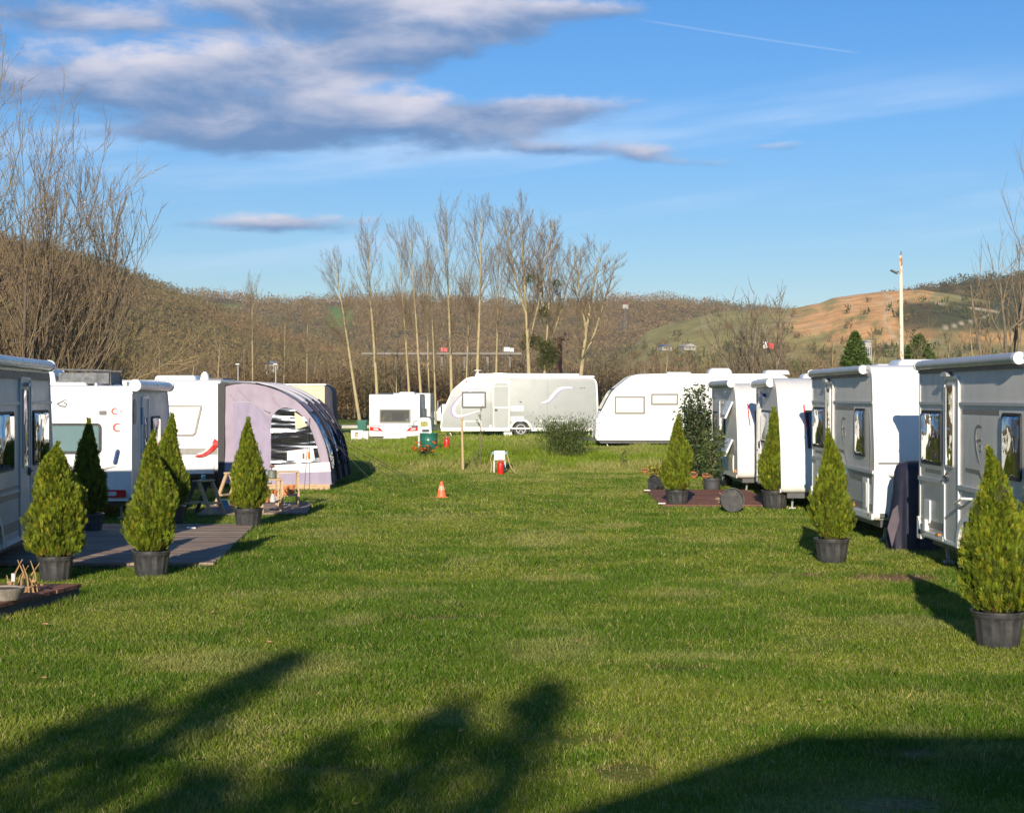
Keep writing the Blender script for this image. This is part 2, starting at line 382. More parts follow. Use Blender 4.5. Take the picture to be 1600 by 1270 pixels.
def deck_mat(name, c1, c2, plank, axis):
    m = bpy.data.materials.new(name); m.use_nodes = True; t = m.node_tree; b = t.nodes['Principled BSDF']
    tcn = nd(t, 'ShaderNodeTexCoord'); sx = nd(t, 'ShaderNodeSeparateXYZ', {0: tcn.outputs['Object']})
    q = mt(t, 'DIVIDE', sx.outputs[axis], plank); fl = mt(t, 'FLOOR', q)
    rn = nd(t, 'ShaderNodeTexWhiteNoise', {1: fl}, noise_dimensions='1D').outputs[0]
    n = nd(t, 'ShaderNodeTexNoise', {'Vector': nd(t, 'ShaderNodeMapping', {0: tcn.outputs['Object'], 3: (1.5, 14, 14) if axis == 1 else (14, 1.5, 14)}).outputs[0], 'Scale': 2.0, 'Detail': 6.0}).outputs[0]
    f = mt(t, 'ADD', mt(t, 'MULTIPLY', rn, 0.45), mt(t, 'MULTIPLY', sstep(t, n, 0.3, 0.7), 0.55))
    t.links.new(mixc(t, f, c1, c2), b.inputs['Base Color']); b.inputs['Roughness'].default_value = 0.85; b.inputs['Specular IOR Level'].default_value = .2
    t.links.new(nd(t, 'ShaderNodeBump', {'Strength': 0.4, 'Distance': 0.004, 'Height': n}).outputs[0], b.inputs['Normal'])
    return m
M['deck_grey'] = deck_mat('weathered_deck_boards', (0.17, 0.12, 0.09), (0.44, 0.33, 0.25), 0.14, 1)
M['deck_red'] = deck_mat('reddish_deck_boards', (0.13, 0.055, 0.04), (0.27, 0.13, 0.09), 0.14, 1)
# white pole paint eaten by rust
def rust_mat():
    m = bpy.data.materials.new('rusty_white_paint'); m.use_nodes = True; t = m.node_tree; b = t.nodes['Principled BSDF']
    tcn = nd(t, 'ShaderNodeTexCoord')
    n = nd(t, 'ShaderNodeTexNoise', {'Vector': nd(t, 'ShaderNodeMapping', {0: tcn.outputs['Object'], 3: (3, 3, 1.1)}).outputs[0], 'Scale': 2.0, 'Detail': 6.0, 'Roughness': .7}).outputs[0]
    t.links.new(mixc(t, sstep(t, n, 0.53, 0.6), (0.74, 0.66, 0.52), (0.42, 0.16, 0.05)), b.inputs['Base Color']); b.inputs['Roughness'].default_value = 0.7
    return m
M['rust_white'] = rust_mat()
M['rust'] = mat('rusty_steel', (0.22, 0.10, 0.06), 0.8, var=0.4, scale=3)

# ------------------------------------------------------------------ ground
def gh(x, y):
    x = np.asarray(x, dtype=float); y = np.asarray(y, dtype=float)
    y0 = 43.3 + (fbm(x, y * 0 + 3.0, 6.0, 11) - .5) * 2.6
    b = ss(y, y0, y0 + 7.5) * 0.4
    dip = ss(y, 60, 74) * ss(-x, 3.2, 6.0) * 0.62
    far = ss(y, 80, 130) * 0.42
    z = b - np.maximum(dip, far) + (fbm(x, y, 3.0, 5) - .5) * 0.05 * ss(y, 5, 12) + (fbm(x, y, 18.0, 9) - .5) * 0.08 * ss(y, 44, 52)
    return z
DECKS = []   # (poly test functions) where no blades grow
def axis_vals(segs):
    o = []
    for a, b, st in segs: o += list(np.arange(a, b, st))
    return np.array(sorted(set(np.round(o, 4))))
gx = axis_vals([(-4000, -400, 400), (-400, -60, 20), (-60, -16, 2), (-16, 16, .3), (16, 60, 2), (60, 400, 20), (400, 4001, 400)])
gy = axis_vals([(-400, -40, 30), (-40, 4, 2), (4, 60, .3), (60, 180, 2), (180, 460, 20), (460, 6001, 500)])
GX, GY = np.meshgrid(gx, gy); GZ = gh(GX, GY)
def patchy(x, y):   # 0 = lush green, 1 = dry straw
    a = fbm(x, y, 2.4, 21, 4); b = fbm(x, y, 0.6, 31, 3)
    v = a * 0.45 + b * 0.55 + 0.02 * ss(-y, -12, -6)
    return ss(v, 0.40, 0.66)
SOIL = [(5.2 - .0, 18.7, .55, .22), (0.62, 8.95, .14, .22), (0.42, 9.8, .28, .09), (2.0, 8.25, .3, .12), (-1.15, 8.95, .3, .08), (1.3, 12.3, .25, .07), (-.7, 15.2, .4, .09), (-1.9, 6.9, .35, .08), (2.3, 9.35, .16, .08), (3.4, 18.9, .3, .12)]
SOIL[0] = (X_at(1400, 18.6), 18.6, .42, .34)
SOIL = [(a_, b_, c_ * 1.1, d_ * 1.25) for a_, b_, c_, d_ in SOIL]
def soilmask(x, y):
    m = 0
    for (sx, sy, ra, rb) in SOIL:
        d = np.sqrt(((x - sx) / ra) ** 2 + ((y - sy) / rb) ** 2) + (fbm(x, y, .12, 77, 2) - .5) * 1.0
        m = np.maximum(m, 1 - ss(d, .6, 1.25))
    return m
def bare(x, y):   # worn track on the bank top
    t = np.abs(y - (51.2 + .03 * x)); return (1 - ss(t, .5, 1.1)) * ss(fbm(x, y, 1.8, 41), .3, .55)
G1, G2, G3 = np.array([.102, .182, .010]), np.array([.212, .262, .022]), np.array([.43, .38, .14])
def grass_col(x, y):
    p = patchy(x, y)[..., None]
    c = G1 * (1 - p) + G2 * p
    q = ss(fbm(x, y, 1.1, 51, 3), .56, .78)[..., None] * .4
    c = c * (1 - q) + G3 * q
    bk = ss(y, 42.5, 45.5)[..., None]                       # long yellow-green grass on the bank
    cb = np.array([.21, .30, .016]) * (1 - p * .6) + G3 * p * .6
    c = c * (1 - bk) + cb * bk
    ft = (ss(y, 43.5, 45) * (1 - ss(y, 45.5, 48)))[..., None] * ss(fbm(x, y, 2.0, 61), .45, .6)[..., None] * .7
    c = c * (1 - ft) + G3 * 1.1 * ft
    tk = bare(x, y)[..., None]; c = c * (1 - tk) + np.array([.20, .125, .07]) * tk
    sm = soilmask(x, y)[..., None]; c = c * (1 - sm) + np.array([.36, .21, .12]) * sm
    fr = ss(y, 150, 175)[..., None]; c = c * (1 - fr) + np.array([.13, .10, .05]) * fr
    return c
ny, nx = GX.shape
idx = np.arange(nx * ny).reshape(ny, nx)
quads = np.stack([idx[:-1, :-1], idx[:-1, 1:], idx[1:, 1:], idx[1:, :-1]], -1).reshape(-1, 4)
gc = grass_col(GX, GY) * 0.75
M['ground'] = mat('turf_soil', (1, 1, 1), 0.95, vcol=True, var=0.45, scale=25, bump=0.8, bscale=60, spec=0.1)
ground = mesh_np('ground', np.stack([GX, GY, GZ], -1).reshape(-1, 3), [quads], M['ground'], None, gc.reshape(-1, 3), True)
prop(ground, kind='structure')

def in_poly(x, y, poly):
    r = np.zeros(len(x), bool); n = len(poly)
    for i in range(n):
        x0, y0 = poly[i]; x1, y1 = poly[(i + 1) % n]
        c = ((y0 > y) != (y1 > y)) & (x < (x1 - x0) * (y - y0) / (y1 - y0 + 1e-12) + x0)
        r ^= c
    return r
DECK_L = [(-9.5, 19.55), (-3.66, 19.6), (-4.14, 25.75), (-9.5, 25.75)]
DECK_R = [(2.84, 30.35), (5.15, 30.35), (5.15, 35.4), (2.93, 35.4)]
DECK_S = [(-7.5, 14.3), (-4.98, 14.3), (-4.48, 16.65), (-7.5, 16.65)]
DECK_P = [(-5.5, 27.9), (-3.65, 28.4), (-3.9, 31.2), (-5.8, 31.2)]
DECKS = [DECK_L, DECK_R, DECK_S, DECK_P]

def blades(x, y, h, wd, rng, detail, name, lean=0.8, colf=None):
    n = len(x); z = gh(x, y)
    a = rng.rand(n) * 2 * np.pi; dx, dy = np.cos(a), np.sin(a)
    la = rng.rand(n) * 2 * np.pi; lm = h * lean * (0.3 + rng.rand(n)) ; lx, ly = np.cos(la) * lm, np.sin(la) * lm
    P = np.stack([x, y, z - .004], -1); D = np.stack([dx, dy, np.zeros(n)], -1) * wd[:, None] / 2
    T = P + np.stack([lx, ly, h], -1)
    c = (grass_col(x, y) if colf is None else colf(x, y)) * (0.75 + 0.6 * rng.rand(n)[:, None])
    k = rng.rand(n) < 0.10 + .16 * patchy(x, y); c[k] = G3 * (0.6 + .7 * rng.rand(k.sum())[:, None])
    k = rng.rand(n) < 0.25; c[k] = c[k] * .45 + np.array([.09, .15, .02]) * .55
    if detail:
        Mi = P + np.stack([lx * .32, ly * .32, h * .58], -1)
        V = np.stack([P - D, P + D, Mi + D * .8, Mi - D * .8, T], 1).reshape(-1, 3); i = np.arange(n)[:, None] * 5
        F = [i + np.array([[0, 1, 2, 3]]), i + np.array([[3, 2, 4]])]; C = np.repeat(c, 5, 0)
    else:
        V = np.stack([P - D, P + D, T], 1).reshape(-1, 3); i = np.arange(n)[:, None] * 3
        F = [i + np.array([[0, 1, 2]])]; C = np.repeat(c, 3, 0)
    return V, F, C
rng = np.random.RandomState(4)
GV, GF4, GF3, GC, off = [], [], [], [], 0
def put(V, F, C):
    global off
    GV.append(V); GC.append(C)
    for f in F: (GF4 if f.shape[1] == 4 else GF3).append(f + off)
    off += len(V)
def ring_pts(y0, y1, dens, mx=1.2):
    area = (y1 - y0) * (y0 + y1) / 2 * .64 * mx + 0
    n = int(area * dens); y = np.sqrt(rng.rand(n) * (y1 ** 2 - y0 ** 2) + y0 ** 2); x = (rng.rand(n) - .5) * y * .64 * mx
    k = np.ones(n, bool)
    for d in DECKS: k &= ~in_poly(x, y, d)
    k &= rng.rand(n) > soilmask(x, y) * .93
    k &= rng.rand(n) > bare(x, y) * .95
    return x[k], y[k]
for (a, b, dn_, hw, hh, det) in ((5.2, 9, 7500, .0040, .036, True), (9, 13, 5000, .0052, .036, True), (13, 19, 2600, .0075, .037, False), (19, 28, 1300, .011, .038, False), (28, 44.5, 650, .017, .04, False)):
    x, y = ring_pts(a, b, dn_); p = patchy(x, y)
    tall = ss(fbm(x, y, .5, 91, 2), .58, .78)
    for d in DECKS[:3]:
        cx = sum(q[0] for q in d) / 4; cy = sum(q[1] for q in d) / 4
        dd = [(cx + (q[0] - cx) * 1.06 + np.sign(q[0] - cx) * .06, cy + (q[1] - cy) * 1.03) for q in d]
        tall = np.maximum(tall, in_poly(x, y, dd) * 1.0)
    h = hh * (.45 + .8 * rng.rand(len(x))) * (1 + .9 * tall) * (1.15 - .35 * p)
    put(*blades(x, y, h, np.full(len(x), hw), rng, det, 'g'))
# bank and verge: long tufts
for (a, b, dn_, hw, hh) in ((43.6, 52.5, 700, .022, .17), (52.5, 68, 160, .035, .13), (68, 100, 40, .06, .12)):
    x, y = ring_pts(a, b, dn_, 1.1); h = hh * (.4 + .9 * rng.rand(len(x))) * (.5 + ss(fbm(x, y, 1.2, 71, 3), .35, .7)) * (1 - .5 * bare(x, y))
    h *= np.where(y < 46, ss(y, 43.2, 46) * .8 + .25, 1)
    put(*blades(x, y, h, np.full(len(x), hw), rng, False, 'g'))
grass = mesh_np('grass', np.concatenate(GV), [f for f in (np.concatenate(GF4), np.concatenate(GF3))], M['blade'], None, np.concatenate(GC))
prop(grass, 'mown green lawn grass with dry straw patches between the caravan rows', 'grass', kind='stuff')
del GV, GC, GF4, GF3
# fallen leaves
lv = MB(); rr = random.Random(8)
for (px, py) in [(184, 946), (180, 966), (326, 897), (333, 963), (420, 1010), (68, 1065), (64, 1087), (448, 1022), (22, 977), (25, 997), (720, 1150), (604, 1135), (556, 1266), (1518, 998), (1565, 996), (1283, 1100), (860, 895), (980, 930), (70, 980), (240, 1012), (310, 1195), (900, 1010), (695, 960), (1060, 965), (434, 872), (256, 893)]:
    Y = 5250 / (py - 620); X = X_at(px, Y); z = float(gh(X, Y)) + .03; s_ = rr.uniform(.015, .035); a = rr.random() * 6
    P = []
    for k, (u, v, h_) in enumerate([(-1, 0, 0), (-.3, .6, .3), (.6, .45, .5), (1.1, 0, .1), (.5, -.5, .4), (-.4, -.55, .35), (0, 0, -.1)]):
        P.append((X + s_ * (u * math.cos(a) - v * math.sin(a)), Y + s_ * (u * math.sin(a) + v * math.cos(a)), z + h_ * s_))
    lv.add(P, [(6, i, (i + 1) % 6) for i in range(6)])
M['dry_leaf'] = mat('dry_leaf', (.45, .27, .12), .8, var=.3, scale=3)
lvo = lv.build('leaf_litter', M['dry_leaf']); prop(lvo, 'scattered dry tan leaves lying on the lawn', 'leaves', kind='stuff')

# ------------------------------------------------------------------ hills and woods
def fuzz(cent, size, nper, ts, col, rng, vert=1.6, cvar=.13, wide=.22):
    """clumps of many small leaf/twig faces: cent (N,3) base centres, size (N,2) = radius, height"""
    N = len(cent); c = np.repeat(cent, nper, 0); s_ = np.repeat(size, nper, 0); n = len(c)
    d = rng.randn(n, 3); d /= np.linalg.norm(d, axis=1)[:, None] + 1e-9; rad = rng.rand(n) ** (1 / 2.2)
    lump = 0.8 + .4 * rng.rand(n)
    P = c + np.stack([d[:, 0] * rad * s_[:, 0] * lump, d[:, 1] * rad * s_[:, 0] * lump, s_[:, 1] * (.5 + .5 * d[:, 2] * rad)], -1)
    t = np.repeat(np.full(N, ts) if np.isscalar(ts) else ts, nper) * (.6 + .8 * rng.rand(n))
    A = rng.randn(n, 3) * t[:, None] * wide; B = rng.randn(n, 3) * t[:, None] * .55; B[:, 2] += t * vert * .6
    V = np.stack([P - A, P + A, P + B], 1).reshape(-1, 3); F = np.arange(n * 3).reshape(-1, 3)
    C = np.repeat(col, nper, 0) * (1 - cvar + 2 * cvar * rng.rand(n)[:, None])
    return V, F, np.repeat(C, 3, 0)
def hill(name, ridge, Yc, Yf, x0, x1, colf, seed, nz=0.06, pw=1.0, step=8):
    pxs = np.arange(x0, x1 + 1, step); rp = np.interp(pxs, [p[0] for p in ridge], [p[1] for p in ridge])
    zc = CAMH + (620 - rp) / 2500 * Yc; zc = zc * (1 + (vnoise(pxs, pxs * 0, 22, seed) - .5) * .012)
    ts = np.concatenate([np.linspace(0, 1, 46), [1.1, 1.3, 1.6]])
    PX, T = np.meshgrid(pxs, ts); ZC = np.tile(zc, (len(ts), 1))
    Yc_ = Yc + (fbm(PX, PX * 0 + 7, 240, seed + 3) - .5) * 0
    Y = Yf + (Yc_ - Yf) * T; X = (PX - 800) / 2500 * Yc * (0.55 + .45 * np.minimum(T, 1.3))
    prof = np.where(T <= 1, np.sin(np.clip(T, 0, 1) * np.pi / 2) ** 1.15 * T ** pw, 1 - (T - 1) * .9)
    Z = -1.5 + (ZC + 1.5) * prof
    Z += (fbm(X, Y, Yc * .10, seed, 5) - .5) * ZC * nz * np.sin(np.clip(T, 0, 1) * np.pi) * 5
    PY = 620 - (Z - CAMH) / Y * 2500; PXs = 800 + X / Y * 2500
    c = colf(PXs, PY, X, Y)
    a, b = X.shape; idx = np.arange(a * b).reshape(a, b)
    q = np.stack([idx[:-1, :-1], idx[:-1, 1:], idx[1:, 1:], idx[1:, :-1]], -1).reshape(-1, 4)
    o = mesh_np(name, np.stack([X, Y, Z], -1).reshape(-1, 3), [q], M['hill'], None, c.reshape(-1, 3), True)
    prop(o, kind='structure'); return X, Y, Z, PXs, PY
M['hill'] = mat('hill_ground', (1, 1, 1), 0.95, vcol=True, var=0.30, scale=0.09, spec=0.05)
BR = np.array([.30, .20, .085]); GRN = np.array([.085, .115, .035]); MEAD = np.array([.18, .29, .06])
def c_wood(seed):
    def f(px, py, X, Y):
        v = fbm(X, Y, 60, seed)[..., None]; c = BR * .75 * (1 - v * .5) + GRN * v * .5; return c
    return f
def sample_hill(H, n, rng, reg=None):
    X, Y, Z, PX, PY = H; a, b = X.shape; a = min(a, 47)
    i = rng.rand(n) * (a - 1.01); j = rng.rand(n) * (b - 1.01); i0 = i.astype(int); j0 = j.astype(int); fi = i - i0; fj = j - j0
    def g(Q): return (Q[i0, j0] * (1 - fj) + Q[i0, j0 + 1] * fj) * (1 - fi) + (Q[i0 + 1, j0] * (1 - fj) + Q[i0 + 1, j0 + 1] * fj) * fi
    r = [g(Q) for Q in (X, Y, Z, PX, PY)]
    k = np.ones(n, bool) if reg is None else reg(r[3], r[4], r[0], r[1])
    return [q[k] for q in r]
def wood_on(H, n, rng, reg, name, label, rad, hgt, nper, ts, colfn, vert=1.8):
    x, y, z, px, py = sample_hill(H, n, rng, reg); N = len(x)
    c = colfn(x, y, N); sz = np.stack([rad * (.6 + .8 * rng.rand(N)), hgt * (.6 + .7 * rng.rand(N))], -1)
    V, F, C = fuzz(np.stack([x, y, z - hgt * .1], -1), sz, nper, ts, c, rng, vert)
    o = mesh_np(name, V, [F], M['fuzz'], None, C); prop(o, label, 'woodland', kind='stuff'); return o
rng = np.random.RandomState(77)
def col_mix(g, dark=1.0):
    def f(x, y, N):
        u = (fbm(x, y, 70, 13) + .25 * rng.rand(N))[:, None]; s_ = ss(u, .58, .78) * g
        t = np.clip(fbm(x, y, 40, 43)[:, None] * 1.3 - .15 + .25 * (rng.rand(N)[:, None] - .5), 0, 1)
        c = (BR * (1 - t) + np.array([.42, .275, .12]) * t) * (1 - s_) + np.array([.12, .155, .045]) * s_
        return c * dark * (.9 + .25 * rng.rand(N)[:, None])
    return f
def c_mid(px, py, X, Y):
    c = c_wood(3)(px, py, X, Y)
    m = (ss(px, 508, 518) * (1 - ss(px, 545, 556)) * ss(py, 474 + (px - 510) * .2, 480 + (px - 510) * .2) * (1 - ss(py, 508, 520)))[..., None]
    m2 = (ss(px, 320, 335) * (1 - ss(px, 370, 385)) * ss(py, 474, 478) * (1 - ss(py, 482, 486)))[..., None] * .8
    m3 = (ss(px, 445, 455) * (1 - ss(px, 462, 470)) * ss(py, 474, 476) * (1 - ss(py, 480, 483)))[..., None] * .8
    m = np.maximum(m, np.maximum(m2, m3)); return c * (1 - m) + MEAD * m
H_mid = hill('hills', [(-500, 430), (0, 440), (230, 452), (300, 461), (375, 470), (430, 474), (520, 472), (600, 470), (640, 468), (690, 472), (760, 477), (850, 479), (900, 478), (960, 470), (1000, 471), (1040, 470), (1080, 474), (1130, 482), (1200, 490), (1400, 500), (2100, 490)], 1400, 560, -500, 2100, c_mid, 3)
def reg_mid(px, py, X, Y):
    g1 = (px > 508) & (px < 552) & (py > 477 + (px - 510) * .2) & (py < 516)
    g2 = (px > 322) & (px < 382) & (py > 474) & (py < 486)
    return ~g1 & ~g2 & (py < 585) & (px > 150) & (px < 1260)
wood_on(H_mid, 15000, rng, reg_mid, 'wooded_hillside', 'bare brown woodland covering the distant middle hills', 7.0, 9, 62, 1.3, col_mix(.5, 1.1), .6)
H_left = hill('hillside', [(-600, 300), (-200, 330), (0, 378), (60, 392), (130, 410), (180, 428), (240, 452), (300, 480), (360, 500), (430, 530), (520, 556), (600, 570), (700, 590)], 800, 330, -600, 700, c_wood(8), 8, nz=.05)
wood_on(H_left, 9000, rng, lambda px, py, X, Y: (px > -60) & (py < 590), 'hillside_wood', 'dense leafless woodland on the hill rising to the left', 4.8, 7.5, 90, .85, col_mix(.42, 1.15), .7)
ORA, TAN = np.array([.82, .44, .17]), np.array([.58, .46, .28])
def c_quarry(px, py, X, Y):
    n = fbm(px * 1.0 + py * 1.2, py * 3.0, 46, 17, 5); n2 = fbm(px + py * .9, py * 1.5, 18, 19, 4)
    g = np.array([.34, .31, .10])
    c = g * (1 - .4 * n[..., None]) + BR * .3
    o = ss(px + (n - .5) * 160, 1165, 1290) * (1 - ss(px + (n2 - .5) * 90, 1440, 1480)) * ss(n * .6 + n2 * .4, .34, .5) * (1 - ss(py, 524, 548) * .8)
    o = o[..., None]; c = c * (1 - o) + (ORA * (.75 + .5 * n2[..., None])) * o
    gl = (ss(n2, .58, .72) * .3)[..., None]; c = c * (1 - gl) + TAN * gl
    sc_ = (ss(px + (n2 - .5) * 30, 1395, 1412) * ss(py, 468, 476) * (1 - ss(py, 505, 530)))[..., None] * .92
    c = c * (1 - sc_) + np.array([.07, .075, .03]) * sc_
    o2 = (ss(px, 1480, 1510) * ss(py + (n - .5) * 20, 512, 520) * (1 - ss(py, 530, 545)))[..., None] * .8
    c = c * (1 - o2) + ORA * .9 * o2
    def path(pts, w_):
        d = np.full(px.shape, 1e9)
        for (ax, ay), (bx, by) in zip(pts[:-1], pts[1:]):
            t = np.clip(((px - ax) * (bx - ax) + (py - ay) * (by - ay)) / ((bx - ax) ** 2 + (by - ay) ** 2), 0, 1)
            d = np.minimum(d, np.hypot(px - ax - t * (bx - ax), py - ay - t * (by - ay)))
        return (1 - ss(d, w_ * .5, w_ * 1.6))[..., None] * .9
    for pts in ([(1380, 459), (1394, 466), (1394, 474), (1384, 486), (1382, 500), (1392, 518), (1402, 534)], [(1462, 474), (1500, 480), (1560, 487)], [(1468, 515), (1500, 506), (1545, 494)]):
        p = path(pts, 1.4); c = c * (1 - p) + TAN * 1.25 * p
    return c
H_q = hill('quarry_hill', [(940, 575), (985, 545), (1010, 518), (1040, 508), (1080, 498), (1110, 490), (1140, 484), (1180, 486), (1240, 482), (1280, 474), (1300, 466), (1340, 460), (1395, 455), (1440, 453), (1500, 462), (1560, 474), (1700, 490), (2100, 500)], 900, 420, 940, 2100, c_quarry, 17, nz=.035, step=3)
wood_on(H_q, 1500, rng, lambda px, py, X, Y: ((px > 1400) & (px < 1530) & (py > 476) & (py < 515) & (rng.rand(len(px)) < .7)) | ((rng.rand(len(px)) < .10) & (py > 470)) | (py > 545), 'quarry_scrub', 'dark scrub scattered over the orange earth slope', 3.0, 4.0, 26, 1.2, col_mix(.9, .8))
H_r = hill('wooded_ridge', [(1380, 470), (1440, 458), (1470, 448), (1510, 441), (1560, 437), (1610, 432), (1700, 425), (2100, 440)], 1080, 800, 1380, 2100, c_wood(29), 29, nz=.02)
wood_on(H_r, 3200, rng, lambda px, py, X, Y: (py < 500) & (px < 1760), 'ridge_wood', 'dark bare woodland along the ridge at the right', 5.0, 7.5, 76, 1.3, col_mix(.7, .72), .7)

# thicket between field and hills
def thicket(name, label, n, y0, y1, h0, rad, nper, ts, cols, regx=(-420, 2000), seed=5, vert=.7):
    rg = np.random.RandomState(seed); Y = y0 + (y1 - y0) * rg.rand(n) ** 1.2; px = regx[0] + (regx[1] - regx[0]) * rg.rand(n)
    X = (px - 800) / 2500 * Y; hh = h0 * (.55 + .5 * fbm(px, Y * 0, 70, seed) + .5 * rg.rand(n) ** 2)
    cc = np.array(cols); t = rg.rand(n)[:, None]; k = fbm(px, Y, 90, seed + 2)[:, None]
    c = cc[0] * (1 - t) + cc[1] * t; m = ss(k, .6, .75) * .7; c = c * (1 - m) + cc[2] * m
    V, F, C = fuzz(np.stack([X, Y, -.3 + 0 * X], -1), np.stack([rad * (.6 + .8 * rg.rand(n)), hh], -1), nper, ts, c, rg, vert, .3)
    # upright stems
    ns = n * 3; sy = y0 + (y1 - y0) * rg.rand(ns); spx = regx[0] + (regx[1] - regx[0]) * rg.rand(ns); sx = (spx - 800) / 2500 * sy
    sh = h0 * (.6 + .9 * rg.rand(ns)); ln_ = (rg.rand(ns) - .5) * .35 * sh; wd = .05 + .06 * rg.rand(ns)
    a = np.stack([sx - wd, sy, 0 * sx], -1); b = np.stack([sx + wd, sy + wd, 0 * sx], -1); t_ = np.stack([sx + ln_, sy, sh], -1)
    V2 = np.stack([a, b, t_], 1).reshape(-1, 3); F2 = np.arange(ns * 3).reshape(-1, 3) + len(V)
    C2 = np.repeat((np.array([.30, .23, .13]) * (.5 + .8 * rg.rand(ns)[:, None])), 3, 0)
    o = mesh_np(name, np.concatenate([V, V2]), [np.concatenate([F, F2])], M['fuzz'], None, np.concatenate([C, C2]))
    return prop(o, label, 'thicket', kind='stuff')
thicket('thicket', 'brown leafless thicket behind the far caravans', 1500, 158, 215, 5.2, 2.4, 330, .24, [[.18, .115, .06], [.30, .20, .095], [.15, .155, .055]], seed=5)
thicket('far_thicket', 'hazy brown woodland edge below the hills', 2200, 230, 420, 6.5, 5.0, 120, .75, [[.29, .20, .11], [.37, .26, .14], [.17, .19, .07]], seed=15)
thicket('reed_bank', 'olive and brown scrub behind the right hand caravans', 500, 120, 160, 3.6, 1.8, 230, .26, [[.20, .15, .06], [.17, .15, .05], [.09, .12, .03]], regx=(985, 1900), seed=25)

# ------------------------------------------------------------------ caravans
def fr(pts, d):
    us = [p[0] for p in pts]; vs = [p[1] for p in pts]; cu = (min(us) + max(us)) / 2; cv = (min(vs) + max(vs)) / 2; hu = (max(us) - min(us)) / 2; hv = (max(vs) - min(vs)) / 2
    return [(cu + (p[0] - cu) * (hu - d) / hu, cv + (p[1] - cv) * (hv - d) / hv) for p in pts]
GHR = lambda x, y: float(gh(x, y))
class Van:
    """caravan in local space: x from rear (0) to nose (L), z up, door side = s (-1 or +1) along y"""
    def __init__(v, name, label, cat, L, W, prof, side, end, s=-1, zb=0.32, wheel=None, trim=True, group=None, m_trim='white', zoff=0.0, r=.05):
        zb = prof[0][1]; v.root = empty(name, (0, 0, 0), 0, label, cat, group); v.L, v.W, v.s, v.zb = L, W, s, zb
        v.wx = wheel if wheel is not None else L * .44
        poly = []
        for p in prof:
            poly.append(p)
        pts = fillet(poly, 7)
        # wheel arch notch on the bottom edge (profile runs counter-clockwise: bottom edge goes rear to nose)
        n_ = [(v.wx + .40 * math.cos(R(a)), zb + .36 * math.sin(R(a))) for a in range(180, -1, -15)]
        i0 = max(i for i, p in enumerate(pts) if p[0] < v.wx - .4 and p[1] < zb + .12 and p[1] <= zb + 1e-3) if any(p[0] < v.wx - .4 and p[1] <= zb + 1e-3 for p in pts) else len(pts) - 1
        bot = [i for i, p in enumerate(pts) if p[1] <= zb + 1e-3 and p[0] < v.wx - .4]
        k = max(bot) if bot else len(pts) - 1
        full = pts[:k + 1] + n_ + pts[k + 1:]
        v.pts = pts
        MB().slab(full, -W / 2, W / 2, r).build('body', [M[end], M[side]], v.root, 30)
        if trim:
            m = MB(); o_ = inset(pts, -.006); i_ = inset(pts, .055)
            for q in (-1, 1): m.ring(o_, i_, q * (W / 2 - .012), q * (W / 2 + .007))
            m.build('edge_trim', M[m_trim], v.root, 40)
        m = MB().box(.2, L - .15, -W / 2 + .12, W / 2 - .12, zb - .10, zb + .02)
        m.box(v.wx - .06, v.wx + .06, -W / 2 + .3, W / 2 - .3, .26, .36); m.build('chassis', M['dark_grey'], v.root, 0)
        arch = MB()
        ao = [(v.wx + .47 * math.cos(R(a)), zb + .43 * math.sin(R(a))) for a in range(180, -1, -12)]
        ai = [(v.wx + .385 * math.cos(R(a)), zb + .345 * math.sin(R(a))) for a in range(180, -1, -12)]
        for q in (-1, 1): MB().strip(ao, ai, q * (W / 2 - .01), q * (W / 2 + .03)).build('wheel_arch', M[m_trim], v.root, 40)
        for q in (-1, 1):
            w_ = MB(); y = q * (W / 2 - .10)
            w_.lathe([(.20, -.10), (.30, -.10), (.325, -.06), (.33, 0), (.325, .06), (.30, .10), (.20, .10)], 28, (v.wx, y, .33), 'y')
            wo = w_.build('wheel', M['dark_rub'], v.root)
            h = MB().lathe([(.04, .02 * q), (.20, .02 * q), (.205, .105 * q), (.185, .105 * q), (.175, .06 * q), (.05, .075 * q), (.04, .03 * q)], 24, (v.wx, y, .33), 'y')
            for a in range(5):
                t = R(a * 72 + 90); h.beam((v.wx + .04 * math.cos(t), y + q * .085, .33 + .04 * math.sin(t)), (v.wx + .19 * math.cos(t), y + q * .09, .33 + .19 * math.sin(t)), .05, .02)
            h.build('rim', M['silver'], wo)
        t = MB()
        for q in (-1, 1): t.beam((L - .1, q * .55, zb - .02), (L + 1.12, 0, .42), .06, .09)
        t.box(L + 1.05, L + 1.3, -.05, .05, .38, .47); t.tube([(L + 1.2, 0, .47), (L + 1.2, 0, .62), (L + 1.05, 0, .68)], .02, 6)
        t.build('tow_bar', M['dark_grey'], v.root)
        j = MB().tube([(L + .9, .08, .16), (L + .9, .08, .80)], .024, 8); j.lathe([(.02, -.03), (.10, -.03), (.11, 0), (.10, .03), (.02, .03)], 14, (L + .9, .08, .11), 'y')
        j.build('jockey_wheel', M['silver'], v.root)
        for q, x in ((-1, .35), (1, .35), (-1, L - .35), (1, L - .35)):
            MB().beam((x, q * (W / 2 - .25), zb - .05), (x + (.12 if x < 1 else -.12), q * (W / 2 - .25), .03), .035, .03).box(x + (.12 if x < 1 else -.12) - .06, x + (.12 if x < 1 else -.12) + .06, q * (W / 2 - .25) - .06, q * (W / 2 - .25) + .06, -.02, .03).build('corner_steady', M['silver'], v.root, 0)
    def side(v, name, pts, d0, d1, m, parent=None, s=None, smooth=35):
        s = v.s if s is None else s; y = v.W / 2
        return MB().prism(pts, s * (y + d0), s * (y + d1)).build(name, M[m], parent or v.root, smooth)
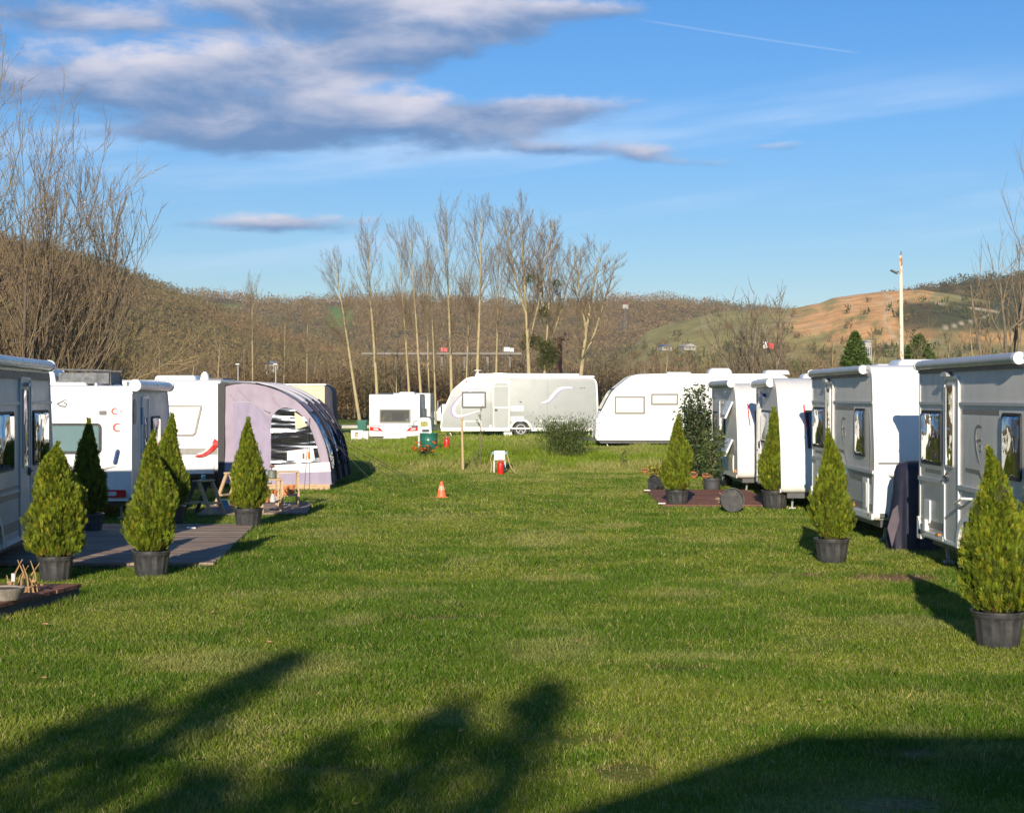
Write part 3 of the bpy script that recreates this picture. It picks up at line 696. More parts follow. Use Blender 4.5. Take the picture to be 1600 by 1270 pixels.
    def line(v, name, pts, widths, d, m, parent=None, s=None):
        s = v.s if s is None else s; y = v.W / 2
        if not hasattr(widths, '__len__'): widths = [widths] * len(pts)
        a, b = ribbon(pts, widths)
        return MB().strip(a, b, s * (y - .004), s * (y + d)).build(name, M[m], parent or v.root, 40)
    def window(v, x0, x1, z0, z1, pane='pane', frame='dark_rub', fw=.03, r=.06, s=None, slantp=None, d=.0):
        s = v.s if s is None else s; y = v.W / 2
        o_ = rrect(x0, x1, z0, z1, r); i_ = rrect(x0 + fw, x1 - fw, z0 + fw, z1 - fw, max(.008, r - fw))
        f = MB().ring(o_, i_, s * (y - .01), s * (y + .024 + d)).build('window', M[frame], v.root, 40)
        p = MB(); q = rrect(x0 + fw + .03, x1 - fw - .03, z0 + fw + .03, z1 - fw - .03, .03); a0 = s * (y + .012 + d); a1 = s * (y + .034 + d)
        n = len(i_); p.add([(u, a0, w_) for u, w_ in i_] + [(u, a1, w_) for u, w_ in q], [(k, (k + 1) % n, n + (k + 1) % n, n + k) for k in range(n)] + [list(range(n, 2 * n))])
        p.build('pane', M[pane], f, 60); return f
    def door(v, x0, x1, z0, z1, m, trim='white', glass=None, dx=None, r=.06, d=.012):
        s = v.s; y = v.W / 2; o_ = rrect(x0, x1, z0, z1, r)
        dr = MB().prism(o_, s * (y - .01), s * (y + d)).build('door', M[m], v.root)
        MB().ring(inset(o_, -.028), inset(o_, .008), s * (y - .01), s * (y + d + .012)).build('frame', M[trim], dr, 40)
        if glass:
            g_ = rrect(*glass, .04); MB().ring(g_, inset(g_, .02), s * (y + d - .003), s * (y + d + .02)).build('window_frame', M['silver'], dr, 40)
            MB().prism(inset(g_, .018), s * (y + d - .003), s * (y + d + .012)).build('pane', M['pane'], dr)
        hx = dx if dx is not None else x1 - .1
        h = MB().lathe([(.055, 0), (.055, .02), (.045, .03)], 16, (hx, s * (y + d), 1.14), 'y') if s > 0 else MB().lathe([(.055, 0), (.055, -.02), (.045, -.03)], 16, (hx, s * (y + d), 1.14), 'y')
        h.beam((hx - .07, s * (y + d + .035), 1.13), (hx + .05, s * (y + d + .035), 1.15), .025, .02); h.build('handle', M['dark_grey'], dr)
        return dr
    def awning(v, x0, x1, z=2.49, r=.065, m='white_old', end='white'):
        s = v.s; y = s * (v.W / 2 + r * .7)
        pr = [(r * 1.0 * math.cos(R(a)), r * math.sin(R(a))) for a in range(0, 360, 24)]
        a = MB().prism([(y + p, z + q) for p, q in pr], x0, x1, 'yz').build('awning_case', M[m], v.root, 60)
        for q0, q1 in ((x0 - .04, x0 + .01), (x1 - .01, x1 + .09)): MB().prism([(y + p * 1.12, z + q * 1.15) for p, q in pr], q0, q1, 'yz').build('end_cap', M[end], a, 40)
        return a
    def prof_x(v, z, rear=False):
        xs = []
        for i in range(len(v.pts)):
            a = v.pts[i - 1]; b = v.pts[i]
            if (a[1] - z) * (b[1] - z) <= 0 and abs(a[1] - b[1]) > 1e-6: xs.append(a[0] + (b[0] - a[0]) * (z - a[1]) / (b[1] - a[1]))
        return (min(xs) if rear else max(xs)) if xs else (0 if rear else v.L)
    def endpanel(v, name, y0, y1, z0, z1, off, m, parent=None, rear=False, n=6):
        sg = -1 if rear else 1; V = []; F = []
        for i in range(n + 1):
            z = z0 + (z1 - z0) * i / n; x = v.prof_x(z, rear)
            for yy in (y0, y1):
                V += [(x - sg * .01, yy, z), (x + sg * off, yy, z)]
        for i in range(n):
            a = i * 4; b = a + 4
            F += [(a + 1, a + 3, b + 3, b + 1), (a, a + 1, b + 1, b), (a + 2, b + 2, b + 3, a + 3)]
        F += [(0, 2, 3, 1), (n * 4, n * 4 + 1, n * 4 + 3, n * 4 + 2)]
        return MB().add(V, F).build(name, M[m], parent or v.root, 30)
    def roof_box(v, name, x0, x1, y0, y1, z0, h, m='white', r=.08, taper=.08):
        o_ = rrect(x0, x1, y0, y1, r); mb = MB(); n = len(o_); i1 = inset(o_, taper * .35); i2 = inset(o_, taper)
        V = [(a, b, z0) for a, b in o_] + [(a, b, z0 + h * .7) for a, b in i1] + [(a, b, z0 + h) for a, b in i2]
        F = [(k, (k + 1) % n, n + (k + 1) % n, n + k) for k in range(n)] + [(n + k, n + (k + 1) % n, 2 * n + (k + 1) % n, 2 * n + k) for k in range(n)] + [list(range(2 * n, 3 * n)), list(range(n))[::-1]]
        return mb.add(V, F).build(name, M[m], v.root, 40)
    def rear(v, mb):
        mb.v = [(p[0] + v.prof_x(p[2], True), p[1], p[2]) for p in mb.v]; return mb
    def place(v, x, y, rz, z=None):
        v.root.location = (x, y, GHR(x, y) if z is None else z); v.root.rotation_euler = (0, 0, rz); return v

def fendt(label, swoosh=True):
    L, W = 4.75, 2.32
    v = Van('caravan', label, 'caravan', L, W, [(0, .32, .1), (L - .06, .32, .12), (L + .02, 1.2, .8), (L - .16, 2.56, .32), (0, 2.56, .10)], 'grey_side', 'white', -1, wheel=2.25)
    v.window(.16, 1.08, 1.25, 1.93); v.window(3.52, 4.16, 1.22, 1.93)
    v.door(1.26, 1.84, .36, 2.32, 'grey_side', glass=(1.33, 1.66, 1.25, 2.25), dx=1.40)
    v.line('upper_rail', [(0.03, 2.02), (1.22, 2.02)], .035, .02, 'silver'); v.line('upper_rail', [(1.88, 2.02), (L - .08, 2.02)], .035, .02, 'silver')
    v.line('belt_rail', [(0.03, 1.06), (1.22, 1.06)], .05, .03, 'silver'); v.line('belt_rail', [(1.88, 1.04), (L - .02, 1.02)], .05, .03, 'silver')
    v.line('decal_band', [(0.06, .50), (1.22, .50)], .09, .004, 'stripe')
    v.line('decal_band', [(2.72, .50), (L - .12, .50)], .10, .004, 'stripe')
    v.line('decal_band', [(.30, 1.17), (1.05, 1.17)], .05, .004, 'stripe')
    v.line('decal_band', [(1.98, 1.93), (3.4, 1.93)], .055, .004, 'stripe')
    a = [(3.0, .93), (4.62, .93)]; v.side('decal_band', [(2.85, 1.0), (4.62, .97), (4.62, .84), (3.15, .86)], -.003, .005, 'stripe')
    v.line('decal_line', [(2.1, 1.26), (2.65, 1.25), (2.9, 1.06)], [.035, .05, .02], .005, 'stripe')
    v.line('decal_line', [(4.42, 1.9), (4.50, 1.4), (4.48, .98)], [.02, .05, .03], .005, 'stripe')
    if swoosh:
        sw = spline([(2.76, 1.76), (2.58, 1.77), (2.50, 1.68), (2.53, 1.52), (2.60, 1.42), (2.66, 1.36)], 5)
        n = len(sw); v.line('emblem', [tuple(p) for p in sw], [.012 + .03 * math.sin(math.pi * i / (n - 1)) for i in range(n)], .006, 'stripe')
        v.line('emblem', [(2.56, 1.60), (2.74, 1.62)], [.035, .01], .006, 'stripe')
        v.line('emblem', [(2.66, 1.56), (2.74, 1.55), (2.75, 1.49), (2.67, 1.50)], .012, .006, 'stripe')
    v.awning(.12, 4.1, 2.50, .058, 'silver')
    v.side('drip_rail', [(.03, 2.40), (L - .35, 2.40), (L - .35, 2.44), (.03, 2.44)], -.01, .03, 'dark_grey')
    v.side('door_lamp', [(1.45 + .14 * math.cos(R(a)), 2.345 + .055 * math.sin(R(a))) for a in range(0, 181, 20)], -.01, .09, 'silver')
    o_ = rrect(.30, .56, .50, .80, .03); v.side('service_hatch', o_, -.01, .018, 'white'); v.side('service_hatch', rrect(.33, .46, .40, .55, .03), -.01, .05, 'white')
    v.side('service_hatch', rrect(4.05, 4.40, .42, .92, .03), -.01, .02, 'white'); v.side('hatch_panel', rrect(4.12, 4.33, .48, .86, .03), .0, .03, 'grey_side')
    v.side('gutter_corner', [(-.02, .28), (.16, .28), (.18, .36), (.04, .56), (-.02, .56)], -.02, .03, 'white')
    v.line('skirt_rail', [(.05, .37), (1.22, .37)], .06, .03, 'white_old'); v.line('skirt_rail', [(2.75, .38), (L - .06, .38)], .08, .03, 'white_old')
    v.side('reflector', rrect(.9, 1.02, .385, .415, .01), .0, .035, 'amber'); v.side('reflector', rrect(4.45, 4.57, .385, .415, .01), .0, .035, 'amber')
    for x in (.35, 2.9, 3.4): v.side('side_lamp', rrect(x, x + .05, .45, .49, .01), 0, .02, 'amber')
    g = MB().tube([(1.93, -W / 2 - .0, .82), (2.02, -W / 2 - .10, .86), (2.3, -W / 2 - .10, .93), (2.38, -W / 2, .93)], .016, 8); g.build('grab_handle', M['white'], v.root)
    # nose
    v.endpanel('nose_seam', -W / 2 + .05, W / 2 - .05, 1.92, 1.935, .012, 'white_old'); v.endpanel('nose_seam', -W / 2 + .05, W / 2 - .05, 1.14, 1.16, .010, 'dark_grey')
    f = v.endpanel('front_window', -.42, .42, 1.35, 1.85, .03, 'dark_rub'); v.endpanel('pane', -.38, .38, 1.40, 1.80, .042, 'pane', f)
    v.endpanel('gas_locker', -.75, .75, .45, 1.1, .03, 'white')
    for q in (-1, 1):
        MB().tube([(L + .0, q * .95, .98), (L + .09, q * .93, .98), (L + .09, q * .70, .98), (L + .0, q * .68, .98)], .018, 8).build('grab_handle', M['clear_lamp'], v.root)
        MB().box(L - .04, L - .015, q * (W / 2 - .14) - .05, q * (W / 2 - .14) + .05, .37, .43).build('marker_lamp', M['dark_grey'], v.root, 0)
    v.roof_box('roof_hatch', .5, 1.0, -.3, .3, 2.55, .10, 'white'); v.roof_box('roof_hatch', 2.2, 3.0, -.4, .4, 2.55, .13, 'white')
    v.roof_box('roof_rail', .1, 4.2, W / 2 - .2, W / 2 - .1, 2.55, .06, 'silver', .02, .01)
    return v

RZ = R(-90)
c1 = fendt('grey-sided caravan nearest on the right, its door beside the biggest potted conifer').place(5.275 + 1.16, 20.7, RZ)
ch = MB().tube([(0, 0, 0), (0, 0, .22)], .05, 10); ch.lathe([(.11, .22), (.11, .25)], 12); ch.build('chimney_cowl', M['white'], c1.root).location = (1.9, -.3, 2.54)
c2 = fendt('grey-sided caravan with a sunlit white nose, behind the second nearest conifer on the right').place(5.19 + 1.16, 27.65, RZ)
MB().box(2.1, 2.55, -1.27, -1.17, .90, .99).build('open_flap', M['blue_plastic'], c2.root, 0)
MB().beam((2.05, -1.17, 1.02), (2.5, -1.36, 1.04), .02, .3).build('open_flap', M['white'], c2.root, 0)

# third on the right: older, sloping nose
L, W = 4.1, 2.2
c3 = Van('caravan', 'older grey caravan with a rolled awning and sloping nose, third along the right row', 'caravan', L, W, [(0, .32, .1), (L, .32, .15), (L - .15, 1.2, 1.2), (L - .85, 2.46, .9), (0, 2.46, .12)], 'grey_side', 'white_old', -1, wheel=1.9, m_trim='white_old')
c3.awning(.05, 2.7, 2.37, .075, 'white_old', 'white_old')
c3.door(.28, .86, .34, 2.18, 'grey_side', 'white_old', None, dx=.78, r=.03)
c3.line('door_post', [(.62, .45), (.62, 2.1)], .03, .03, 'white')
c3.window(1.0, 2.3, 1.18, 1.83, 'pane_blind_glare'); c3.window(2.55, 3.35, 1.12, 1.83, 'pane')
c3.side('roof_lamp', [(1.55 + .15 * math.cos(R(a)), 2.10 + .07 * math.sin(R(a))) for a in range(0, 181, 20)], -.01, .08, 'blue_decal')
c3.line('decal_line', [(1.0, .95), (L - .25, .92)], .02, .004, 'stripe'); c3.line('decal_line', [(1.0, .50), (L - .15, .50)], .03, .004, 'stripe')
c3.side('locker_door', rrect(2.75, 3.45, .42, .92, .03), -.01, .015, 'white'); c3.side('hatch_panel', rrect(2.81, 3.39, .48, .86, .03), .0, .022, 'grey_side')
c3.side('water_inlet', rrect(3.05, 3.15, 1.0, 1.1, .04), -.01, .02, 'white_old'); c3.side('side_lamp', rrect(3.68, 3.78, .42, .50, .02), -.01, .03, 'amber')
c3.line('skirt_rail', [(.05, .36), (1.45, .36)], .07, .02, 'white_old'); c3.line('skirt_rail', [(2.35, .36), (L - .1, .36)], .07, .02, 'white_old')
fw = c3.endpanel('front_window', -.60, .9, 1.15, 1.85, .03, 'dark_rub'); c3.endpanel('pane', -.55, .85, 1.2, 1.8, .045, 'pane', fw)
def strap(v, y):
    z = [1.95, 1.85, 1.75, 1.65, 1.55, 1.48]; P = [(v.prof_x(q) + .05, y + .12 * (1.95 - q) ** 2, q) for q in z]
    MB().tube(P, .012, 6).build('red_strap', M['red_paint'], v.root)
strap(c3, -.62)
c3.roof_box('roof_hatch', .8, 1.5, -.35, .35, 2.45, .12); c3.roof_box('roof_hatch', 2.2, 2.6, -.2, .2, 2.45, .10)
c3.place(5.14 + 1.1, 33.6, RZ - R(2.2))
c4_L = 4.5; W = 2.2
c4 = Van('caravan', 'grey caravan with open vent covers at the far end of the right row', 'caravan', c4_L, W, [(0, .32, .1), (c4_L, .32, .15), (c4_L - .05, 1.2, 1.0), (c4_L - .45, 2.40, .8), (0, 2.40, .12)], 'grey_side', 'white_old', -1, wheel=1.9, m_trim='white_old')
c4.awning(.3, 3.7, 2.40, .08, 'silver', 'white_old')
c4.window(.25, 1.1, 1.1, 1.75, 'pane_grey'); c4.window(1.7, 2.4, 1.1, 1.72, 'pane_grey')
for z0 in (.78, 1.62):
    f = MB().add([(2.95, -W / 2 - .0, z0 + .36), (3.75, -W / 2 - .0, z0 + .36), (3.75, -W / 2 - .16, z0), (2.95, -W / 2 - .16, z0), (2.95, -W / 2 - .03, z0 + .38), (3.75, -W / 2 - .03, z0 + .38), (3.75, -W / 2 - .20, z0), (2.95, -W / 2 - .20, z0)], [(0, 1, 2, 3), (4, 5, 6, 7), (0, 1, 5, 4), (1, 2, 6, 5), (2, 3, 7, 6), (3, 0, 4, 7)]).build('vent_cover', M['white'], c4.root, 0)
    g = MB()
    for k in range(4): g.box(3.0 + k * .19, 3.12 + k * .19, -W / 2 - .192, -W / 2 - .17, z0 + .02, z0 + .08)
    g.build('slots', M['dark_grey'], f, 0)
c4.side('locker_door', rrect(3.1, 3.85, .42, .80, .03), -.01, .015, 'white'); c4.side('hatch_panel', rrect(3.16, 3.79, .47, .75, .03), 0, .022, 'grey_side')
c4.side('side_lamp', rrect(4.1, 4.2, .42, .50, .02), -.01, .03, 'amber'); c4.line('skirt_rail', [(2.35, .36), (c4_L - .1, .36)], .07, .02, 'white_old')
MB().tube([(1.75, -W / 2 - .04, 1.2), (1.75, -W / 2 - .04, 2.0)], .012, 6).tube([(1.4, -W / 2 - .03, 2.0), (2.3, -W / 2 - .03, 1.97)], .01, 6).build('pole_bracket', M['white'], c4.root)
fw = c4.endpanel('front_window', -.70, .9, 1.15, 1.8, .03, 'dark_rub'); c4.endpanel('pane', -.65, .85, 1.2, 1.75, .045, 'pane', fw); strap(c4, -.85)
c4.place(4.93 + 1.1, 39.4, RZ)

# left row
La, Wa = 5.2, 2.3
ca = Van('caravan', 'shaded caravan side with door and window at the left edge, beside the deck', 'caravan', La, Wa, [(0, .30, .1), (La + .0, .30, .15), (La - .02, 1.3, 1.5), (La - .30, 2.46, .25), (0, 2.46, .12)], 'grey_side', 'white', -1, wheel=1.2)
ca.window(3.62, 4.72, 1.2, 1.92); ca.window(1.2, 2.3, 1.2, 1.92)
ca.door(2.72, 3.40, .36, 2.32, 'grey_side', 'silver', (2.86, 3.22, 1.2, 2.2), dx=3.28)
ca.line('upper_rail', [(3.45, 2.02), (La - .2, 2.02)], .04, .02, 'silver'); ca.line('upper_rail', [(0.1, 2.02), (2.66, 2.02)], .04, .02, 'silver')
for z, h in ((.98, .04), (.88, .08), (.50, .12)):
    ca.line('decal_band', [(3.45, z), (La - .15, z + .01)], h, .004, 'stripe'); ca.line('decal_band', [(.1, z), (2.66, z)], h, .004, 'stripe')
ca.line('belt_rail', [(.05, .93), (2.66, .93)], .02, .02, 'silver'); ca.line('belt_rail', [(3.45, .93), (La - .02, .93)], .02, .02, 'silver')
ca.line('decal_line', [(4.82, 1.9), (4.92, 1.2), (4.95, 1.0)], [.03, .06, .04], .005, 'stripe')
ca.awning(.2, 4.6, 2.52, .07, 'white'); ca.side('drip_rail', [(.05, 2.32), (La - .35, 2.32), (La - .4, 2.42), (.05, 2.42)], -.01, .02, 'dark_grey')
ca.side('door_lamp', [(3.08 + .16 * math.cos(R(a)), 2.23 + .05 * math.sin(R(a))) for a in range(0, 181, 20)], -.01, .08, 'silver')
ca.side('service_hatch', rrect(4.2, 4.6, .38, .66, .03), -.01, .02, 'white')
aa = R(6.5); nx_, ny_ = X_at(83, 22.5), 22.5
dirx, diry = -math.sin(aa), math.cos(aa)       # heading (nose away from camera)
offx, offy = math.cos(aa), math.sin(aa)        # door side normal
ca.place(nx_ - dirx * La - offx * Wa / 2, ny_ - diry * La - offy * Wa / 2, R(90) + aa)

Lb, Wb = 4.3, 2.28
cb = Van('caravan', 'white caravan rear with wide teal window and red crescent stickers, behind the left potted conifers', 'caravan', Lb, Wb, [(-.02, .34, .12), (Lb, .34, .15), (Lb + .0, 1.3, 1.0), (Lb - .45, 2.30, .5), (.04, 2.30, .16)], 'grey_side', 'white', -1, wheel=1.9)
o_ = rrect(-.64, .70, 1.14, 1.66, .08)
f = cb.rear(MB().ring([(u, v_) for u, v_ in o_], inset(o_, .045), -.03, .05, 'yz')).build('rear_window', M['dark_rub'], cb.root, 40)
cb.rear(MB().prism(inset(o_, .042), -.022, .05, 'yz')).build('pane', M['pane_teal'], f, 40)
lamp = MB().prism(rrect(-1.06, -.68, .40, .53, .03), -.06, .02, 'yz').build('tail_lamp', M['red_lamp'], cb.root); MB().prism(rrect(-.90, -.74, .43, .50, .02), -.07, -.05, 'yz').build('reversing_lens', M['clear_lamp'], lamp)
lamp = MB().prism(rrect(.68, 1.06, .40, .53, .03), -.06, .02, 'yz').build('tail_lamp', M['red_lamp'], cb.root); MB().prism(rrect(.74, .90, .43, .50, .02), -.07, -.05, 'yz').build('reversing_lens', M['clear_lamp'], lamp)
cb.endpanel('bumper', -Wb / 2 + .04, Wb / 2 - .04, .34, .39, .05, 'white_old', None, True, 2); cb.endpanel('panel_seam', -Wb / 2 + .05, Wb / 2 - .05, 1.745, 1.752, .008, 'white_old', None, True, 2)
MB().tube([(-.03, -.86, .98), (-.09, -.87, 1.0), (-.09, -.91, 1.18), (-.03, -.92, 1.2)], .022, 8).build('grab_handle', M['blue_decal'], cb.root)
def arcpts(cy, cz, r, a0, a1, n=16): return [(cy + r * math.cos(R(a0 + (a1 - a0) * i / n)), cz + r * math.sin(R(a0 + (a1 - a0) * i / n))) for i in range(n + 1)]
def crescent(cy, cz, r, m, open_dir=-1, th=.34):
    # crescent as a closed strip: outer arc and shifted inner arc; opens towards -y (right in the picture)
    n = 20; o1 = arcpts(cy, cz, r, 40, 320, n); o2 = arcpts(cy - r * .22 * -1, cz, r * (1 - th), 48, 312, n)
    return MB().strip([(u, v_) for u, v_ in o1], [(u, v_) for u, v_ in o2], -.018, .05, 'yz')
# y axis local +y is left in the picture for this heading, so mirror the crescents to open rightwards
def cresc(cy, cz, r):
    n = 20; o1 = [(2 * cy - u, v_) for u, v_ in arcpts(cy, cz, r, 40, 320, n)]; o2 = [(2 * cy - u, v_) for u, v_ in arcpts(cy + r * .2, cz, r * .68, 50, 310, n)]
    return MB().strip(o1, o2, -.012, .05, 'yz')
def star(cy, cz, r): return [(cy + (r if i % 2 == 0 else r * .4) * math.cos(R(36 * i)), cz + (r if i % 2 == 0 else r * .4) * math.sin(R(36 * i))) for i in range(10)]
cb.rear(cresc(-.90, 1.585, .075)).build('crescent_sticker', M['red_paint'], cb.root, 40)
cc = cresc(-.86, 1.86, .06); cc.prism(star(-.965, 1.86, .022), -.012, .05, 'yz'); cb.rear(cc).build('crescent_star_sticker', M['red_paint'], cb.root, 40)
cb.rear(MB().strip(*ribbon([(.10, 1.99), (.02, 2.03), (-.06, 2.07)], [.02, .02, .01]), -.012, .05, 'yz').strip(*ribbon([(.11, 2.0), (.06, 1.95), (-.03, 1.94), (-.06, 1.98), (.0, 2.01)], [.025] * 5), -.012, .05, 'yz')).build('emblem', M['dark_grey'], cb.root)
cb.rear(MB().prism(rrect(-.72, -.60, 1.80, 1.87, .01), -.02, .05, 'yz')).build('vent_slot', M['dark_grey'], cb.root, 0)
f = cb.rear(MB().prism(rrect(.42, .58, 1.77, 1.89, .02), -.03, .05, 'yz')).build('marker_lamp', M['dark_grey'], cb.root); cb.rear(MB().prism(rrect(.46, .56, 1.79, 1.86, .02), -.04, 0, 'yz')).build('lens', M['clear_lamp'], f)
cb.rear(MB().strip(*ribbon([(-.9, .93), (-.7, .88), (-.4, .84), (0, .84)], [.01, .04, .03, .01]), -.006, .05, 'yz')).build('decal_line', M['stripe'], cb.root)
cb.door(1.0, 1.62, .36, 2.08, 'grey_side', 'white', (1.15, 1.45, 1.2, 1.75), dx=1.1)
cb.window(2.0, 2.9, 1.15, 1.75); cb.awning(.05, 3.6, 2.30, .09, 'white', 'white')
cb.side('vent_disc', [(.30 + .16 * math.cos(R(a)), 1.85 + .22 * math.sin(R(a))) for a in range(0, 360, 20)], -.01, .012, 'stripe')
cb.side('notice', rrect(.95, 1.1, 1.62, 1.92, .01), .0, .03, 'blue_plastic')
cb.roof_box('roof_hatch', .5, 1.2, -.30, .30, 2.29, .08); cb.roof_box('roof_rail', .1, 3.5, -1.05, -.98, 2.29, .07, 'white', .02, .01)
cb.roof_box('roof_rail', .1, 3.5, -.55, -.50, 2.29, .05, 'white', .02, .01)
rb = cb.roof_box('roof_box', .6, 1.6, .25, .75, 2.31, .30, 'white', .06, .12)
MB().tube([(.6, -.68, 2.3), (.6, -.68, 2.56), (.62, .28, 2.58)], .015, 6).tube([(1.6, -.68, 2.3), (1.6, -.68, 2.56), (1.6, .28, 2.58)], .015, 6).box(.55, 1.65, -.66, .2, 2.33, 2.52).build('luggage_net', mat('grey_mesh_cover', (.14, .145, .15), .8, var=.4, scale=12), cb.root, 0)
ab = R(3.2)
cb.place(X_at(205, 27.2) - 1.14 * math.cos(ab), 27.2 - 1.14 * math.sin(ab), R(90) + ab)

Lc, Wc = 5.6, 2.32
cc_ = Van('caravan', 'white caravan rear with swept red tail lamp, joined to the purple awning tent', 'caravan', Lc, Wc, [(-.02, .34, .2), (Lc, .34, .15), (Lc + .0, 1.3, 1.0), (Lc - .5, 2.50, .5), (.10, 2.50, .25)], 'grey_light', 'white', -1, wheel=2.4)
wp = fillet([(-.62, 1.20, .12), (.62, 1.20, .12), (.78, 1.92, .06), (-.78, 1.92, .06)], 4)
f = cc_.rear(MB().ring(wp, inset(wp, .05), -.03, .09, 'yz')).build('rear_window', M['stripe'], cc_.root, 40); cc_.rear(MB().prism(inset(wp, .045), -.02, .09, 'yz')).build('pane', M['pane_blind_glare'], f, 40)
cc_.endpanel('lower_trim', -1.12, 1.12, .78, .92, .012, 'stripe', None, True, 2); cc_.endpanel('light_bar', -.6, .6, 1.04, 1.07, .03, 'silver', None, True, 2)
for q in (-1, 1):
    sp_ = [tuple(p) for p in spline([(q * .62, .74), (q * .82, .78), (q * 1.0, .92), (q * 1.13, 1.10)], 5)]
    n = len(sp_); a, b = ribbon(sp_, [.015 + .15 * (i / (n - 1)) ** .7 for i in range(n)])
    lm = cc_.rear(MB().strip(a, b, -.05, .05, 'yz')).build('tail_lamp', M['red_lamp'], cc_.root, 50)
    sp2 = [(u - q * .04, v_ + .035) for u, v_ in sp_[3:-3]]; a, b = ribbon(sp2, [.045] * len(sp2)); cc_.rear(MB().strip(a, b, -.062, .0, 'yz')).build('clear_lens', M['clear_lamp'], lm, 50)
cc_.endpanel('bumper', -1.05, 1.05, .34, .62, .05, 'white', None, True, 3)
cc_.endpanel('panel_seam', -1.1, 1.1, 2.08, 2.088, .006, 'stripe', None, True, 2); cc_.endpanel('panel_seam', -1.1, 1.1, .70, .708, .006, 'stripe', None, True, 2)
MB().tube([(-.02, .8, 1.0), (-.08, .8, 1.0), (-.08, .95, 1.0), (-.02, .97, 1.0)], .015, 6).build('grab_handle', M['white'], cc_.root)
cc_.roof_box('roof_hatch', .7, 1.5, -.5, .5, 2.49, .12); cc_.roof_box('solar_panel', 2.0, 3.2, -.9, .2, 2.51, .05, 'dark_grey', .02, .01); cc_.roof_box('roof_vent', .4, .62, -.85, -.63, 2.49, .2)
cc_.place(X_at(342, 36.8) - 1.16, 36.8, R(90))

# dark spare cover, gas cover etc on the drawbar of the near caravan pair
# ------------------------------------------------------------------ caravans across the lane
Le, We = 6.75, 2.3
ce = Van('caravan', 'long grey caravan with purple swooshes and white door surround, side-on in the middle', 'caravan', Le, We,
         [(0, .34, .1), (Le, .34, .08), (Le - .06, 1.0, .2), (Le - .52, 2.0, .8), (Le - 1.15, 2.54, .6), (Le - 2, 2.56, .2), (.10, 2.56, .42)], 'grey_light', 'white', 1, wheel=Le - 3.42)
ex = lambda px: Le - (px - 688) / 36.76
ez = lambda py: (682.5 - py) / 36.76
def ew(*a, **k): ce.window(*a, **k)
ce.window(ex(759.5), ex(721.5), ez(637.5), ez(612), 'pane_blind_glare', 'dark_grey', .07, .03)  # bright sky reflection put into the pane colour
dr = ce.door(ex(795), ex(771.5), ez(669), ez(598.5), 'grey_light', 'white', None, dx=ex(775), r=.12)
MB().ring(rrect(ex(798), ex(768), ez(604), ez(594.5), .12), rrect(ex(794), ex(772), ez(604) + .02, ez(598), .08), We / 2 - .01, We / 2 + .03).build('rain_canopy', M['white'], dr)
ce.line('door_rail', [(ex(794), ez(637)), (ex(772.5), ez(637))], .05, .03, 'white')
ce.line('skirt_rail', [(ex(938) + .05, ez(671.5)), (ce.wx - .46, ez(671.5))], .10, .02, 'white'); ce.line('skirt_rail', [(ce.wx + .46, ez(671.5)), (Le - .03, ez(671.5))], .10, .02, 'white')
for x in (2.2, 4.6): ce.line('panel_seam', [(x, .5), (x, 2.40)], .010, .003, 'stripe')
for a in ((724, 752, 657, 672), (858, 888, 656, 672)):
    o_ = rrect(ex(a[1]), ex(a[0]), ez(a[3]) + .08, ez(a[2]), .05); MB().ring(o_, fr(o_, .05), We / 2 - .01, We / 2 + .012).build('locker_frame', M['white'], ce.root, 40)
for a in ((798, 818, 634, 642), (798, 818, 650.5, 658.5), (765, 768, 664, 671), (843, 847.5, 656, 666.5)): ce.side('vent_panel', rrect(ex(a[1]), ex(a[0]), ez(a[3]), ez(a[2]), .02), -.01, .015, 'white')
ce.side('keyhole', rrect(ex(815), ex(812), ez(629), ez(627), .02), -.01, .02, 'dark_grey')
def swoosh(ptsP, w0, ms):
    dd_ = .003 if ms == 'purple' else .008
    P = [tuple(p) for p in spline([(ex(a), ez(b)) for a, b in ptsP], 5)]; n = len(P)
    ce.line('swoosh', P, [w0 * (.15 + math.sin(math.pi * (i + .3) / n)) for i in range(n)], dd_, ms)
swoosh([(755, 606), (735, 610), (722, 617), (708, 633), (705, 643), (709, 650), (722, 651), (752, 641)], .10, 'purple')
swoosh([(754, 607.5), (736, 611), (724, 618), (711, 634), (709, 643), (713, 649), (724, 649), (752, 641)], .10, 'white')
swoosh([(845, 631), (858, 627), (870, 614), (880, 607), (900, 606)], .13, 'purple')
swoosh([(845, 630), (857, 625.5), (868.5, 612.5), (879, 606), (895, 606)], .10, 'white')
for k in range(3): ce.side('badge', rrect(ex(914 - k * 3.2), ex(912 - k * 3.2), ez(607), ez(605.6), .005), -.005, .005, 'dark_grey')
ce.roof_box('roof_rail', ex(905), ex(743), We / 2 - .2, We / 2 - .08, 2.55, .14, 'white', .03, .01)
rv = ce.roof_box('roof_vent', ex(752), ex(741), .3, .6, 2.55, .14, 'white'); rv = MB().lathe([(.04, 0), (.04, .12), (.16, .14), (.16, .17)], 14, (ex(746), .45, 2.68)).build('vent_cap', M['white'], ce.root)
ce.side('marker_lamp', rrect(ex(730), ex(728.3), ez(597.5), ez(595), .01), -.005, .03, 'red_lamp'); ce.side('battery_box', rrect(ex(800), ex(787), ez(682), ez(675), .02), -.5, .0, 'white_old')
ce.roof_box('rear_fairing', .15, .9, -.9, .9, 2.54, .07, 'white')
ce.place(X_at(688, 68) + Le, 68 + We / 2, R(180))

